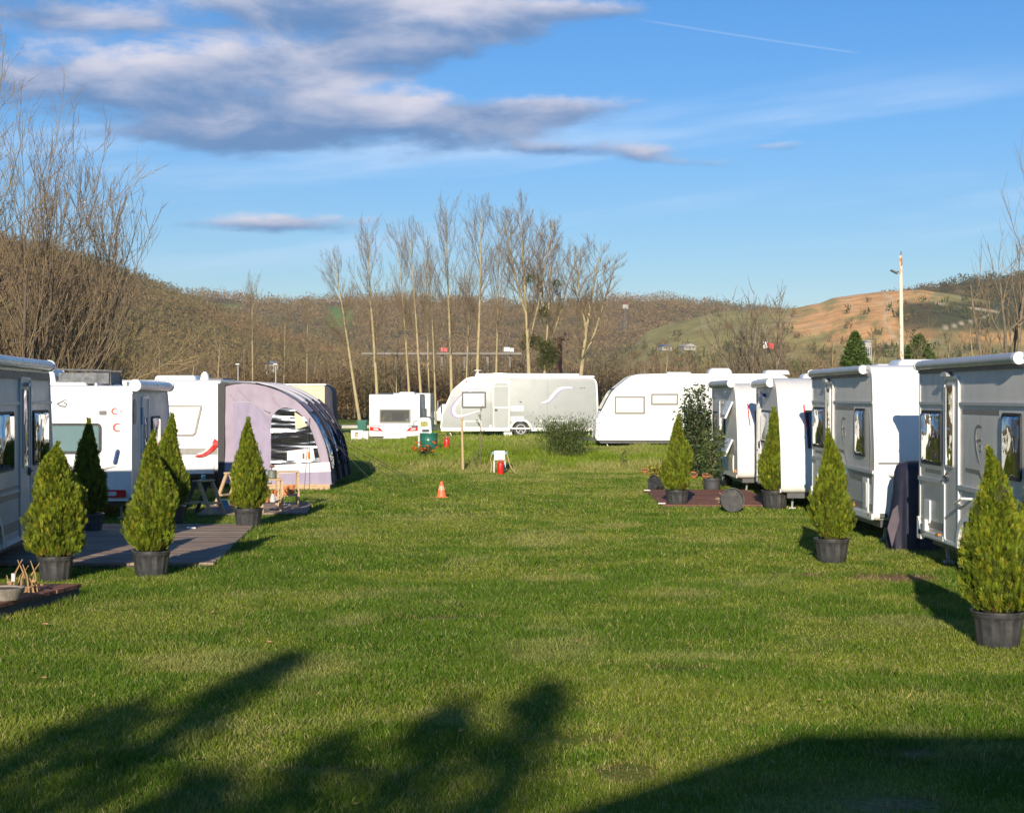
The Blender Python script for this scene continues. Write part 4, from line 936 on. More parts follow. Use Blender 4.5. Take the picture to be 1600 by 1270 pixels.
Lf, Wf = 6.8, 2.3
cf = Van('caravan', 'long plain white caravan with a rounded nose, beyond the tall laurel bush', 'caravan', Lf, Wf,
         [(0, .30, .12), (Lf, .30, .12), (Lf - .03, .95, .3), (Lf - .55, 1.95, 1.1), (Lf - 1.25, 2.50, .7), (Lf - 2, 2.53, .2), (.15, 2.53, .7)], 'white', 'white', 1, wheel=2.9)
fx = lambda px: Lf - (px - 930.5) / 46.5
fz = lambda py: (701 - py) / 46.5
cf.window(fx(1008), fx(960), fz(646), fz(618), 'pane_blind_glare', 'stripe', .06, .03); cf.window(fx(1060), fx(1017), fz(632), fz(614), 'pane_blind_glare', 'stripe', .06, .03)  # panes painted pale for the low sky they reflect
cf.side('hatch_panel', rrect(fx(1007), fx(1001), fz(679), fz(673), .02), -.01, .012, 'white_old'); cf.line('skirt_rail', [(.1, .33), (2.4, .33)], .06, .02, 'white_old')
cf.line('skirt_rail', [(3.4, .33), (Lf - .1, .33)], .05, .015, 'silver')
cf.roof_box('air_conditioner', fx(1150), fx(1111), -.4, .5, 2.52, .22, 'white', .15, .15); cf.roof_box('roof_hatch', fx(1240), fx(1200), -.3, .6, 2.52, .15, 'white', .12, .1)
cf.roof_box('solar_panel', fx(1081), fx(1043), .1, .95, 2.53, .07, 'silver', .02, .02); cf.roof_box('roof_hatch', fx(1014), fx(998), .2, .8, 2.52, .05, 'stripe')
fw = cf.endpanel('front_window', -.95, .95, 1.3, 2.05, .03, 'dark_rub'); cf.endpanel('pane', -.9, .9, 1.35, 2.0, .045, 'pane_grey', fw)
for x in (1.5, 3.6, 5.2): cf.line('panel_seam', [(x, .45), (x, 2.35)], .012, .003, 'white_old')
cf.line('panel_seam', [(.15, 2.30), (Lf - 1.4, 2.30)], .02, .006, 'white_old'); cf.line('panel_seam', [(.1, .72), (Lf - .1, .72)], .014, .004, 'white_old')
cf.side('service_hatch', rrect(1.9, 2.3, .5, .8, .03), -.01, .012, 'white_old'); cf.side('water_inlet', rrect(4.3, 4.42, .82, .94, .04), -.01, .015, 'white_old')
cf.place(X_at(930.5, 53.8) + Lf, 53.8 + Wf / 2, R(180), z=.34)

def rearvan(label, L, W, H, lampm=True):
    v = Van('caravan', label, 'caravan', L, W, [(0, .34, .1), (L, .34, .15), (L, 1.3, 1.0), (L - .5, H, .5), (.0, H, .14)], 'white', 'white', -1, wheel=2.2); return v
cd = rearvan('small white caravan rear with dark window and red lamps, left of the long grey caravan', 5.0, 2.38, 2.36)
wo = rrect(-.76, .72, 1.0, 1.66, .03); f = MB().ring(wo, fr(wo, .06), -.04, .03, 'yz').build('rear_window', M['stripe'], cd.root, 40); pn = MB().prism(fr(wo, .05), -.03, .03, 'yz').build('pane', M['pane_grey'], f, 40)
MB().prism([(-.42, 1.14), (.10, 1.14), (.14, 1.48), (-.46, 1.48)], -.036, 0, 'yz').build('blind', M['dark_rub'], f)
for q in (-1, 1):
    lm = MB().prism([(q * 1.17, .82), (q * 1.17, .64), (q * .55, .62), (q * .72, .78)], -.05, .02, 'yz').build('tail_lamp', M['red_lamp'], cd.root); MB().prism([(q * 1.0, .76), (q * 1.0, .68), (q * .75, .66), (q * .80, .75)], -.06, 0, 'yz').build('clear_lens', M['clear_lamp'], lm)
    MB().strip(*ribbon([(q * .6, .86), (q * 1.16, .85)], [.03, .03]), -.02, .03, 'yz').build('light_bar', M['stripe'], cd.root)
MB().prism([(-.62, .26), (.55, .26), (.45, .42), (-.5, .42)], -.08, .03, 'yz').build('bumper', M['silver'], cd.root); MB().prism(rrect(-.3, .25, .47, .59, .01), -.02, .03, 'yz').build('number_plate', M['clear_lamp'], cd.root)
cd.roof_box('roof_hatch', .2, .9, .1, .8, 2.35, .09, 'dark_grey'); cd.roof_box('roof_hatch', 1.2, 2.0, -.9, -.1, 2.35, .13)
cd.place(X_at(616.5, 76), 76, R(90), z=-.14)
c8 = rearvan('partly hidden white caravan just behind the small one with red lamps', 4.5, 2.2, 2.5)
c8.window(.1, .6, 1.1, 1.75, 'pane_grey', 'stripe')
wo = rrect(-.95, -.55, 1.1, 1.7, .06); f = MB().ring(wo, fr(wo, .05), -.03, .03, 'yz').build('rear_window', M['stripe'], c8.root); MB().prism(fr(wo, .045), -.02, .03, 'yz').build('pane', M['pane_grey'], f)
c8.endpanel('lower_panel', -1.0, 1.0, .36, .95, .012, 'blue_plastic', None, True, 2)
c8.place(X_at(672, 84) - 1.1, 84, R(90), z=-.2)

# caravan under a cream cover, behind the tent
cov = empty('covered_caravan', (X_at(428, 98), 98, -.1), 0, 'cream box-shaped caravan with a dark tarpaulin over its right end, behind the tent', 'caravan')
MB().slab(fillet([(0, .4, .1), (3.15, .4, .1), (3.15, 2.9, .15), (0, 2.9, .15)], 4), 0, 2.2, .06).build('body', M['canvas_cream'], cov)
MB().box(-.05, 3.2, -.05, 2.25, 2.9, 3.0).build('roof', M['white'], cov, 0, .03)
cv = MB(); pr = [(3.12, .5), (3.55, .35), (3.75, .9), (3.62, 1.6), (3.6, 2.5), (3.45, 2.78), (3.12, 2.93)]; cv.slab(pr, -.08, 2.3, .05, 2); cv.build('dark_tarpaulin', M['navy_cover'], cov)
for x in (.9, 2.2): MB().lathe([(.2, -.1), (.33, -.08), (.34, 0), (.33, .08), (.2, .1)], 18, (x, .15, .33), 'y').build('wheel', M['dark_rub'], cov)
MB().box(3.3, 4.0, .2, 1.4, .25, .45).build('step_block', M['wood_pale'], cov, 0)

# white off-road car behind the grey caravan
car = empty('parked_car', (X_at(663, 138), 138, -.42), 0, 'white off-road car mostly hidden behind the long grey caravan', 'car')
prof = fillet([(0, .45, .1), (4.2, .45, .1), (4.2, 1.0, .1), (3.9, 1.15, .15), (3.3, 1.9, .2), (1.5, 1.9, .2), (1.15, 1.30, .1), (.15, 1.25, .2), (0, 1.0, .1)], 4)
MB().slab(prof, -.9, .9, .08).build('body', M['white'], car)
for q in (-1, 1):
    MB().prism([(1.7, 1.3), (3.6, 1.3), (3.2, 1.8), (1.75, 1.8)], q * .9, q * .915).build('window', M['pane'], car)
    for x in (.85, 3.4):
        wh = MB().lathe([(.2, -.11), (.34, -.11), (.37, 0), (.34, .11), (.2, .11)], 24, (x, q * .84, .37), 'y').build('wheel', M['dark_rub'], car); MB().lathe([(.02, q * .02), (.22, q * .06), (.22, q * .13), (.05, q * .12)], 18, (x, q * .84, .37), 'y').build('rim', M['silver'], wh)
MB().box(-.06, .02, -.8, .8, .5, .68).build('bumper', M['dark_grey'], car, 0)
MB().tube([(1.2, -.7, 1.3), (1.2, -.7, 2.2)], .02, 6).build('aerial', M['white'], car)

# ------------------------------------------------------------------ purple awning tent
M['tent_purple'] = mat('mauve_tent_fabric', (0.36, 0.30, 0.37), 0.75, var=0.06, scale=2, bump=0.9, bscale=3.0, stretch=(2.2, 1, .7))
M['tent_grey'] = mat('pale_grey_tent_fabric', (0.42, 0.41, 0.45), 0.75, var=0.06, scale=2, bump=0.8, bscale=3.0)
M['tent_door'] = mat('grey_mauve_tent_fabric', (0.33, 0.28, 0.38), 0.75, var=0.08, scale=2, bump=1.0, bscale=3.0, stretch=(3, 1, .6))
M['tent_white'] = mat('white_tent_band', (0.70, 0.64, 0.66), 0.75, var=0.06, scale=2, bump=0.6, bscale=3.0)
M['vinyl'] = mirror_mat('clear_vinyl', (0.02, 0.02, 0.023), 0.12, 0.13, 2.2, spec=1.0, stretch=(.4, 1, 2.0), strength=0.62)
M['vinyl_blue'] = mirror_mat('sky_reflecting_vinyl', (0.05, 0.09, 0.14), 0.12, 0.12, 2.5, spec=1.0, strength=0.6)
TX, TY, TD, TL = X_at(342, 36.3) + .02, 36.2, 2.56, 3.6
tent = empty('awning_tent', (TX, TY, 0), 0, 'purple and pale grey awning tent with curved roof, joined to the white caravan', 'tent')
tp = [(.0, 2.38), (.45, 2.41), (.9, 2.38), (1.4, 2.22), (1.85, 1.93), (2.2, 1.50), (2.42, .98), (2.52, .45), (TD, .14)]
TPs = [tuple(p) for p in spline(tp, 5)]
def t_at(d):  # roof height over distance from the caravan
    for a, b in zip(TPs[:-1], TPs[1:]):
        if a[0] <= d <= b[0]: return a[1] + (b[1] - a[1]) * (d - a[0]) / max(1e-6, b[0] - a[0])
    return .14
def flat(name, pts, y0, y1, m, parent=tent, sm=35): return MB().prism(pts, y0, y1, 'xz').build(name, M[m], parent, sm)
def wavy_panel(name, pts_fn, y, amp, m, nx=40, nz=40, seed=2, fan=None):
    V = []; F = []
    for i in range(nx + 1):
        for k in range(nz + 1):
            d, z = pts_fn(i / nx, k / nz); yy = y
            w_ = float(fbm(np.array([d * 2.4 + z * .8]), np.array([z * .9 - d * .6]), .5, seed, 3)[0]) - .5
            V.append((d, yy + w_ * amp, z))
    for i in range(nx):
        for k in range(nz): a = i * (nz + 1) + k; F.append((a, a + nz + 1, a + nz + 2, a + 1))
    return MB().add(V, F).build(name, M[m], tent, 80)
wavy_panel('side_panel', lambda u, v: (.10 + u * (TD - .10), .14 + v * (t_at(.10 + u * (TD - .10)) - .15)), .02, .13, 'tent_purple')
def doorfn(u, v):
    d = .34 + u * .84; top = 1.98 - 1.0 * max(0, u - .42) ** 1.7 - .3 * max(0, .1 - u); return (d, .16 + v * (top - .16))
wavy_panel('door_panel', doorfn, -.06, .11, 'tent_door', 30, 30, 5)
pp = [(doorfn(u, 1)[0], -.05, doorfn(u, 1)[1]) for u in [i / 20 for i in range(21)]] + [(1.18, -.05, .16)]
MB().tube(pp, .014, 6).build('zip_piping', M['tent_grey'], tent)
for (p0, p1) in (((.25, 2.15), (1.05, 1.35)), ((.45, 2.25), (1.15, 1.75)), ((1.2, 2.1), (1.9, 1.35))):
    MB().tube([tuple(q) for q in spline([(p0[0], -.035, p0[1]), ((p0[0] + p1[0]) / 2, -.02, (p0[1] + p1[1]) / 2 - .06), (p1[0], -.03, p1[1])], 6)], .018, 6).build('fabric_fold', M['tent_purple'], tent)
wpts = [(1.17, .57), (2.29, .65)] + [tuple(p) for p in spline([(2.22, .95), (2.08, 1.38), (1.92, 1.64), (1.72, 1.80), (1.50, 1.86), (1.30, 1.77), (1.19, 1.55)], 4)]
win = MB().prism(wpts, -.062, -.03).build('side_window', M['vinyl'], tent)
flat('rolled_blind', [(1.74, 1.36), (2.0, 1.44), (1.88, 1.66), (1.72, 1.76)], -.069, -.064, 'canvas_cream', win)
flat('inner_shelf_view', [(1.55, .66), (2.18, .68), (2.14, .95), (1.55, .88)], -.069, -.064, 'tent_white', win)
flat('inner_bottle', rrect(2.02, 2.07, .70, .86, .02), -.076, -.070, 'amber', win); flat('inner_bottle', rrect(1.90, 1.94, .70, .83, .02), -.076, -.070, 'dark_grey', win)
flat('lower_band', [(1.2, .36), (2.535, .41), (2.51, .63), (1.2, .56)], -.048, .0, 'tent_white'); flat('mud_wall', [(1.2, .12), (2.55, .12), (2.53, .41), (1.2, .36)], -.04, .0, 'tent_door')
flat('gap_panel', [(-.02, .12), (.12, .12), (.14, 2.36), (.5, 2.40), (.2, 2.42), (-.02, 2.40)], -.03, .1, 'dark_rub')
# roof and front wall as a sheet swept along the depth
def sheet(name, i0, i1, y0, y1, m, lift=0.0, amp=.0, seed=3, ny=12):
    V = []; F = []; n = i1 - i0 + 1
    for j in range(ny + 1):
        y = y0 + (y1 - y0) * j / ny
        for i in range(i0, i1 + 1):
            a = Vector(TPs[max(0, i - 1)]); b = Vector(TPs[min(len(TPs) - 1, i + 1)]); t = (b - a).normalized(); nn = Vector((-t.y, t.x)) * -1
            nn = Vector((t.y * -1, t.x)); q = lift + (float(vnoise(np.array([i * .4]), np.array([y * 2.0]), 1.0, seed)[0]) - .5) * amp
            sag = -.05 * math.sin(math.pi * ((y - 0) / (TL / 3) % 1.0))
            V.append((TPs[i][0] + nn.x * (q + sag), y, TPs[i][1] + nn.y * (q + sag)))
    for j in range(ny):
        for i in range(n - 1): a = j * n + i; F.append((a, a + 1, a + n + 1, a + n))
    return MB().add(V, F).build(name, M[m], tent, 80)
NP = len(TPs); k1 = int(NP * .50); k2 = int(NP * .76)
sheet('roof_sheet', 0, k1, 0, TL, 'tent_grey', 0, .05, ny=36)
sheet('roof_stripe', int(NP * .22), k1, -.03, .40, 'tent_purple', .03, .02, ny=4)
sheet('dark_valance', k1 - 1, k1 + 2, .4, TL, 'tent_door', .012, .02, ny=30)
sheet('upper_front_window', k1, k2, 0, TL, 'vinyl_blue', 0, .04, ny=36)
sheet('lower_front_window', k2, NP - 5, 0, TL, 'vinyl', 0, .04, ny=36)
sheet('front_mud_wall', NP - 6, NP - 1, 0, TL, 'navy_cover', .01, .05, ny=36)
sheet('corner_stripe', k1 - 2, NP - 9, -.02, .22, 'tent_purple', .035, .02, ny=3)
for j in range(1, 4):
    y = TL * j / 3
    MB().tube([(p[0] + .03, y, p[1] + .03) for p in TPs[k1 - 1::2] + [TPs[-1]]], .040, 8).build('air_beam', M['navy_cover'], tent)
    MB().tube([(p[0] + .0, y, p[1] + .0) for p in TPs[:k1:2] + [TPs[k1]]], .05, 8).build('air_beam', M['tent_grey'], tent)
y = TL; flat('far_side_panel', [(0, .14)] + [(TD, .14)] + TPs[::-3], TL - .02, TL, 'tent_purple')
for (a, b) in (((2.05, -.03, 1.62), (2.0, -.55, .02)), ((2.38, TL * .33, 1.05), (4.15, TL * .30, .03)), ((2.38, TL * .66, 1.05), (4.3, TL * .62, .03)), ((2.38, TL, 1.05), (4.1, TL + .5, .03)), ((2.2, .1, 1.45), (3.7, -.4, .03))):
    MB().tube([a, b], .006, 5).build('guy_line', M['dark_rub'], tent)
pal = empty('timber_platform', (TX + .9, TY - .1, 0), 0, 'pale timber platform under the front edge of the purple tent', 'platform')
MB().box(0, .78, 0, .9, .09, .13).box(.80, 1.62, 0, .9, .09, .13).build('top_boards', M['wood_pale'], pal, 0)
MB().box(0, 1.62, .01, .05, .0, .09).build('front_board', M['wood_pale'], pal, 0); MB().box(.0, 1.62, .85, .89, 0, .09).build('rear_board', M['wood_pale'], pal, 0)

# ------------------------------------------------------------------ decks
def deck(name, poly, z0, z1, m, label, parts=True):
    cx = min(p[0] for p in poly); cy = min(p[1] for p in poly)
    r = empty(name, (cx, cy, 0), 0, label, 'deck'); mb = MB(); P = [(x - cx, y - cy) for x, y in poly]
    y = min(p[1] for p in P) + .002; ymax = max(p[1] for p in P); k = 0
    def xr(yy):
        xs = []
        for i in range(len(P)):
            a = P[i - 1]; b = P[i]
            if (a[1] - yy) * (b[1] - yy) <= 0 and abs(a[1] - b[1]) > 1e-6: xs.append(a[0] + (b[0] - a[0]) * (yy - a[1]) / (b[1] - a[1]))
        return (min(xs), max(xs)) if len(xs) > 1 else None
    rg = random.Random(3)
    while y < ymax - .05:
        y2 = min(y + .133, ymax - .001); q0 = xr(y + .001); q1 = xr(y2)
        if q0 and q1:
            j = rg.uniform(-.012, .012); h = z1 + rg.uniform(-.002, .002)
            mb.add([(q0[0], y, z0), (q0[1] + j, y, z0), (q1[1] + j, y2, z0), (q1[0], y2, z0), (q0[0], y, h), (q0[1] + j, y, h), (q1[1] + j, y2, h), (q1[0], y2, h)], [(0, 3, 2, 1), (4, 5, 6, 7), (0, 1, 5, 4), (1, 2, 6, 5), (2, 3, 7, 6), (3, 0, 4, 7)])
        y += .14
    mb.build('boards', M[m], r, 0)
    f = MB().prism([(x * .985 + .02, y_ * .985 + .02) for x, y_ in P], .0, z0 - .002, 'xy'); f.build('frame', M['wood_dark'], r, 0)
    return r
deck('wooden_deck', DECK_L, .03, .06, 'deck_grey', 'large weathered grey wooden deck between the left potted conifers')
deck('wooden_deck', DECK_R, .03, .055, 'deck_red', 'low reddish wooden deck by the right row, with the tipped pot in front')
deck('wooden_deck', DECK_S, .12, .155, 'deck_red', 'raised reddish deck corner at the lower left, carrying a stone bowl')
deck('wooden_deck', DECK_P, .03, .05, 'deck_grey', 'small grey deck under the plant stands in front of the tent')
for (px, Y, z, lb) in ((1011, 34.9, .055, 'small white fitting at the back corner of the reddish deck'), (1034, 30.6, .055, 'small white fitting at the front corner of the reddish deck'), (299, 24.8, .06, 'small white fitting lying on the large grey deck'), (447, 30.3, .05, 'small white fitting on the deck beneath the plant stands')):
    o = MB().box(-.07, .07, -.035, .035, 0, .02).build('cable_cover', M['white'], None, 0, .006); o.location = (X_at(px, Y), Y, z); prop(o, lb, 'fitting')

# ------------------------------------------------------------------ potted conifers
def pot_mesh(h=.31, r=.22, ribs=True):
    mb = MB(); w_ = (lambda q, i: 1 + (.022 * (1 if math.sin(q * 14) > 0.2 else -1) if 1 <= i <= 4 else 0)) if ribs else None
    mb.lathe([(r * .74, 0), (r * .78, .01), (r * .84, h * .35), (r * .90, h * .68), (r * .92, h * .80), (r * .94, h * .82), (r * .97, h * .84), (r * .975, h * .94), (r * 1.03, h * .95), (r * 1.03, h), (r * .93, h), (r * .90, h * .85)], 84, m=0, wob=w_)
    return mb
def thuja_leaves(seed, H=1.36, Rm=.29, n=8500, name='foliage', lean=0.0, blunt=False):
    rg = np.random.RandomState(seed)
    t = rg.rand(n) ** .92; tt = np.array([0, .06, .2, .38, .6, .8, .92, 1]); rr_ = np.array([.70, .93, 1.0, .97, .84, .55, .30, .05] if blunt else [.66, .90, 1.0, .90, .62, .33, .15, .02])
    a = rg.rand(n) * 2 * np.pi
    lump = 1 + .42 * (vnoise(a * 1.9 + 40, t * 6, 1.0, seed) - .5) + .46 * (vnoise(a * 5.0 + 40, t * 11, 1.0, seed + 1) - .5)
    rad = np.interp(t, tt, rr_) * Rm * lump * (.66 + .36 * rg.rand(n) ** .6 + .16 * (rg.rand(n) < .12) * rg.rand(n))
    sp_k = rg.rand(n) < .012; t = np.where(sp_k, .97 + .10 * rg.rand(n), t); rad = np.where(sp_k, .006, rad)
    wx = lean * t ** 2 * H + .025 * np.sin(t * 9 + seed); wy = .02 * np.cos(t * 7 + seed)
    P = np.stack([np.cos(a) * rad + wx, np.sin(a) * rad + wy, t * H * .97], -1)
    outv = np.stack([np.cos(a), np.sin(a), 0 * a], -1); up = np.array([0, 0, 1.0])
    main = outv * (.15 + .45 * rg.rand(n)[:, None]) + up * (.85 + .5 * rg.rand(n)[:, None]) + rg.randn(n, 3) * .16
    main /= np.linalg.norm(main, axis=1)[:, None]
    tan = np.cross(main, rg.randn(n, 3)); tan /= np.linalg.norm(tan, axis=1)[:, None]
    size = (.060 + .065 * rg.rand(n)) * (1.0 - .25 * t)
    base = np.array([.165, .22, .014]); c = base * (.35 + 1.05 * rg.rand(n)[:, None])
    c = c * (.6 + .65 * vnoise(a * 3 + 9, t * 11, 1.0, seed + 5))[:, None]
    k = rg.rand(n) < .16; c[k] = np.array([.30, .30, .02]); k = rg.rand(n) < .005 + .05 * (t < .05); c[k] = np.array([.28, .12, .025])
    Vs, Cs, Fs = [], [], []; o = 0
    pn = np.cross(main, tan)
    for j, (u, s_, ln) in enumerate(((0, 0, 1.0), (.12, -.8, .42), (.12, .8, .42), (.3, -.75, .46), (.3, .75, .46), (.48, -.7, .40), (.48, .7, .40), (.66, -.6, .30), (.66, .6, .30))):
        d = main * (1 - abs(s_) * .25) + tan * s_ * .62 + rg.randn(n, 3) * .10; d /= np.linalg.norm(d, axis=1)[:, None]
        st = P + main * (size * u)[:, None]; L_ = size * ln * 1.1
        wv = np.cross(d, pn); wv /= np.linalg.norm(wv, axis=1)[:, None] + 1e-9; wd = .0036 if j else .0030
        w_ = wv * (wd * (.8 + .5 * rg.rand(n)))[:, None]; mid = st + d * (L_ * .55)[:, None]; tip = st + d * L_[:, None]
        V = np.stack([st, mid + w_, tip, mid - w_], 1).reshape(-1, 3); Vs.append(V); Fs.append(np.arange(len(V)).reshape(-1, 4) + o); o += len(V); Cs.append(np.repeat(c * (.8 + .4 * rg.rand(n)[:, None]), 4, 0))
    return np.concatenate(Vs), [np.concatenate(Fs)], np.concatenate(Cs)
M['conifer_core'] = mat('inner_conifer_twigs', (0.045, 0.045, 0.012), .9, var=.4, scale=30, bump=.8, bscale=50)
def make_conifer(seed, label, H=1.36, Rm=.29, lean=0, blunt=False):
    r = empty('potted_conifer', (0, 0, 0), 0, label, 'potted conifer', 'conical conifers in black pots along the lawn')
    p = pot_mesh().build('pot', M['pot_black'], r, 50); MB().lathe([(.198, .262), (.198, .272), (.001, .277)], 24).build('soil', M['soil'], p)
    MB().tube([(0, 0, .27), (.005, 0, .6)], [.022, .018], 8).build('trunk', M['bark'], r)
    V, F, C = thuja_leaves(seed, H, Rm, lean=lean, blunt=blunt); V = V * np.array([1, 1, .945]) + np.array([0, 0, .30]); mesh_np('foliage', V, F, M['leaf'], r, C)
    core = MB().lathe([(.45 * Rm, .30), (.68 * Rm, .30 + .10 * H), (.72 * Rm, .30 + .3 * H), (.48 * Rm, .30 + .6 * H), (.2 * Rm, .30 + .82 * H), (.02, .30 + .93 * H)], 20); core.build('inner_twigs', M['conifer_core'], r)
    return r
con = [make_conifer(101 + 7 * i, 'x', Rm=q, lean=l_, blunt=i == 4) for i, (q, l_) in enumerate(((.33, -.05), (.29, -.03), (.27, .0), (.30, .03), (.34, .02)))]
spots = [  # px, base py, total height, variant, label
    (1560, 1010, 1.67, 0, 'biggest bright green potted conifer, at the right edge in front of the nearest grey caravan'),
    (1300, 877, 1.70, 1, 'potted conifer with a two-tiered outline in front of the second right caravan'),
    (1211, 795, 1.90, 2, 'slim pointed potted conifer at the right end of the reddish deck'),
    (1058, 790.5, 1.76, 3, 'potted conifer at the left end of the reddish deck, its tip bent left'),
    (86, 907, 1.59, 4, 'broad potted conifer at the far left, in front of the shaded caravan'),
    (236, 901, 1.69, 3, 'potted conifer at the front right of the large grey deck'),
    (388, 825, 1.77, 1, 'potted conifer beside the plant stands, in front of the purple tent'),
    (266, 822, 1.84, 2, 'potted conifer half hidden behind the one at the deck front'),
    (138, 834, 1.78, 2, 'dark shaded potted conifer in front of the teal rear window'),
    (1622, 955, 1.62, 3, 'potted conifer cut off by the right edge of the view, behind the biggest one')]
for i, (px, py, h, vi, lb) in enumerate(spots):
    Y = 5250 / (py - 620); loc = (X_at(px, Y), Y, GHR(X_at(px, Y), Y) - .01); k = h / 1.67
    src = con[vi]
    if not src.get('used'): o = src; o.location = loc; o['label'] = lb; src['used'] = 1; o.rotation_euler = (0, 0, 0); o.scale = (k, k, k)
    else: o = dup(src, loc, i * 1.3, lb, scale=k)
    wfac = {0: .86, 1: .78, 2: .86, 3: .80, 4: .86, 5: .84, 6: .82}.get(i, .82); pk = (1.12 if i == 0 else 1.0)
    o.scale = (k, k, k)
    for c_ in o.children:
        if c_.name.split('.')[0] in ('foliage', 'inner_twigs'): c_.scale = (wfac, wfac, 1)
    if 'used' in o and o is not src: del o['used']
for s_ in con:
    if 'used' in s_: del s_['used']

# ------------------------------------------------------------------ leafy shrubs
def leaf_cloud(rg, P, size, col, cvar=.35, long=2.2, dirs=None, droop=.2):
    n = len(P); d = rg.randn(n, 3) if dirs is None else dirs + rg.randn(n, 3) * .55
    d[:, 2] = d[:, 2] * .7 + .1 - droop * rg.rand(n); d /= np.linalg.norm(d, axis=1)[:, None]
    w_ = np.cross(d, rg.randn(n, 3)); w_ /= np.linalg.norm(w_, axis=1)[:, None]; s_ = size * (.6 + .8 * rg.rand(n))
    L_ = d * (s_ * long)[:, None]; W_ = w_ * (s_ * .45)[:, None]; nrm = np.cross(d, w_) * (s_ * .12)[:, None]
    V = np.stack([P, P + L_ * .45 + W_ + nrm, P + L_, P + L_ * .45 - W_ + nrm], 1).reshape(-1, 3)
    c = np.array(col)[None] * (1 - cvar + 2 * cvar * rg.rand(n)[:, None])
    return V, [np.arange(4 * n).reshape(-1, 4)], np.repeat(c, 4, 0)
def stems(rg, n, H, R_, r0=.012, up=.8):
    L_ = []
    for i in range(n):
        a = rg.rand() * 6.28; q = R_ * (.3 + .7 * rg.rand()); h = H * (.65 + .35 * rg.rand()); P = [(0.03 * math.cos(a), .03 * math.sin(a), 0)]
        for k in range(1, 6):
            t = k / 5; P.append((math.cos(a) * q * t ** 1.1 + rg.randn() * .02 * H, math.sin(a) * q * t ** 1.1 + rg.randn() * .02 * H, h * t))
        L_.append(P)
    return L_
def shrub(name, loc, H, R_, nst, nlf, lsize, col, label, cat, rngseed, shape=None, smat='bark', r0=.012, long=2.2, base=.05, up_leaves=False, pot=None, group=None):
    rg = np.random.RandomState(rngseed); r = empty(name, loc, 0, label, cat, group); z0 = 0
    if pot:
        p = pot_mesh(pot[0], pot[1], pot[2]).build('pot', M[pot[3]], r, 50); MB().lathe([(pot[1] * .9, pot[0] * .84), (pot[1] * .9, pot[0] * .88), (.001, pot[0] * .9)], 20).build('soil', M['soil'], p); z0 = pot[0] * .85
    st = stems(rg, nst, H, R_); mb = MB()
    for P in st: mb.tube([(x, y, z + z0) for x, y, z in P], [r0 * (1 - .75 * k / 5) for k in range(6)], 5)
    mb.build('stems', M[smat], r)
    n = nlf; si = rg.randint(0, nst, n); t = base + (1 - base) * rg.rand(n); A = np.array(st)
    k = np.minimum((t * 5).astype(int), 4); f = (t * 5 - k)[:, None]; P = A[si, k] * (1 - f) + A[si, k + 1] * f
    sp_ = R_ * .36 * (1 - .5 * t)[:, None]; P = P + rg.randn(n, 3) * sp_ * np.array([1, 1, .6]); P[:, 2] = np.clip(P[:, 2], .02, None) + z0
    dirs = None
    if up_leaves: dirs = np.tile(np.array([0, 0, 1.4]), (n, 1)) + np.stack([P[:, 0], P[:, 1], 0 * P[:, 0]], -1) / R_ * .6
    V, F, C = leaf_cloud(rg, P, lsize, col, .4, long, dirs, 0 if up_leaves else .3)
    mesh_np('foliage', V, F, M['leaf'], r, C); return r
def gpos(px, Y): return (X_at(px, Y), Y, GHR(X_at(px, Y), Y))
shrub('laurel_bush', gpos(1087, 41.5), 2.5, .50, 20, 5600, .045, (.055, .085, .025), 'tall dark green laurel bush rising in front of the plain white caravan', 'bush', 31, base=.14)
shrub('potted_laurel', gpos(1113, 35.6), 1.25, .36, 9, 950, .042, (.08, .12, .03), 'thin leafy laurel shrub in a plain black pot behind the reddish deck', 'potted shrub', 32, pot=(.30, .20, False, 'dark_grey'), base=.12)
shrub('yellow_shrub', gpos(1027, 36.2), .58, .26, 14, 900, .030, (.32, .27, .03), 'small yellow-leaved shrub left of the reddish deck', 'bush', 33)
shrub('broom_bush', gpos(884, 48.5), 1.15, .95, 110, 7500, .020, (.095, .13, .03), 'wide dark green spiky bush growing on the bank before the long grey caravan', 'bush', 34, r0=.008, long=4.5, up_leaves=True, smat='green_stem')
shrub('young_shrub', gpos(974, 45.3), .55, .14, 5, 160, .035, (.14, .20, .02), 'small bright green shrub on the bank below the rounded white nose', 'bush', 35)
fl = shrub('flower_clump', gpos(664, 47.2), .42, .28, 16, 900, .026, (.04, .07, .015), 'clump of orange marigolds with dark leaves beside the green drum', 'flowers', 36)
rg = np.random.RandomState(4)
M['flower'] = mat('orange_petal', (.60, .10, .01), .7, var=.3, scale=20)
for k in range(20):
    a = rg.rand() * 6.28; q = .1 + .28 * rg.rand(); MB().sphere((q * math.cos(a), q * math.sin(a) - .05, .22 + .32 * rg.rand()), .045, n=4, sz=.6).build('bloom', M['flower'], fl)
def sapling(loc, H, lean, label, seed, nl=120):
    r = empty('sapling', loc, 0, label, 'sapling'); rg = np.random.RandomState(seed); mb = MB(); top = np.array([lean, 0, H])
    mb.tube([(0, 0, 0), (lean * .4, 0, H * .5), tuple(top)], [.014, .01, .004], 6); pts = []
    for k in range(9):
        t = .35 + .6 * rg.rand(); b = np.array([lean * t, 0, H * t]); e = b + np.array([rg.randn() * .13, rg.randn() * .13, .12 + .12 * rg.rand()]); mb.tube([b, e], [.005, .003], 4); pts += [b + (e - b) * u for u in rg.rand(nl // 9)]
    mb.build('stem', M['bark'], r); V, F, C = leaf_cloud(rg, np.array(pts), .022, (.07, .09, .02), .4); mesh_np('foliage', V, F, M['leaf'], r, C)
sapling(gpos(750, 45.0), 1.75, .02, 'thin young sapling on the bank right of the wooden stake', 3)
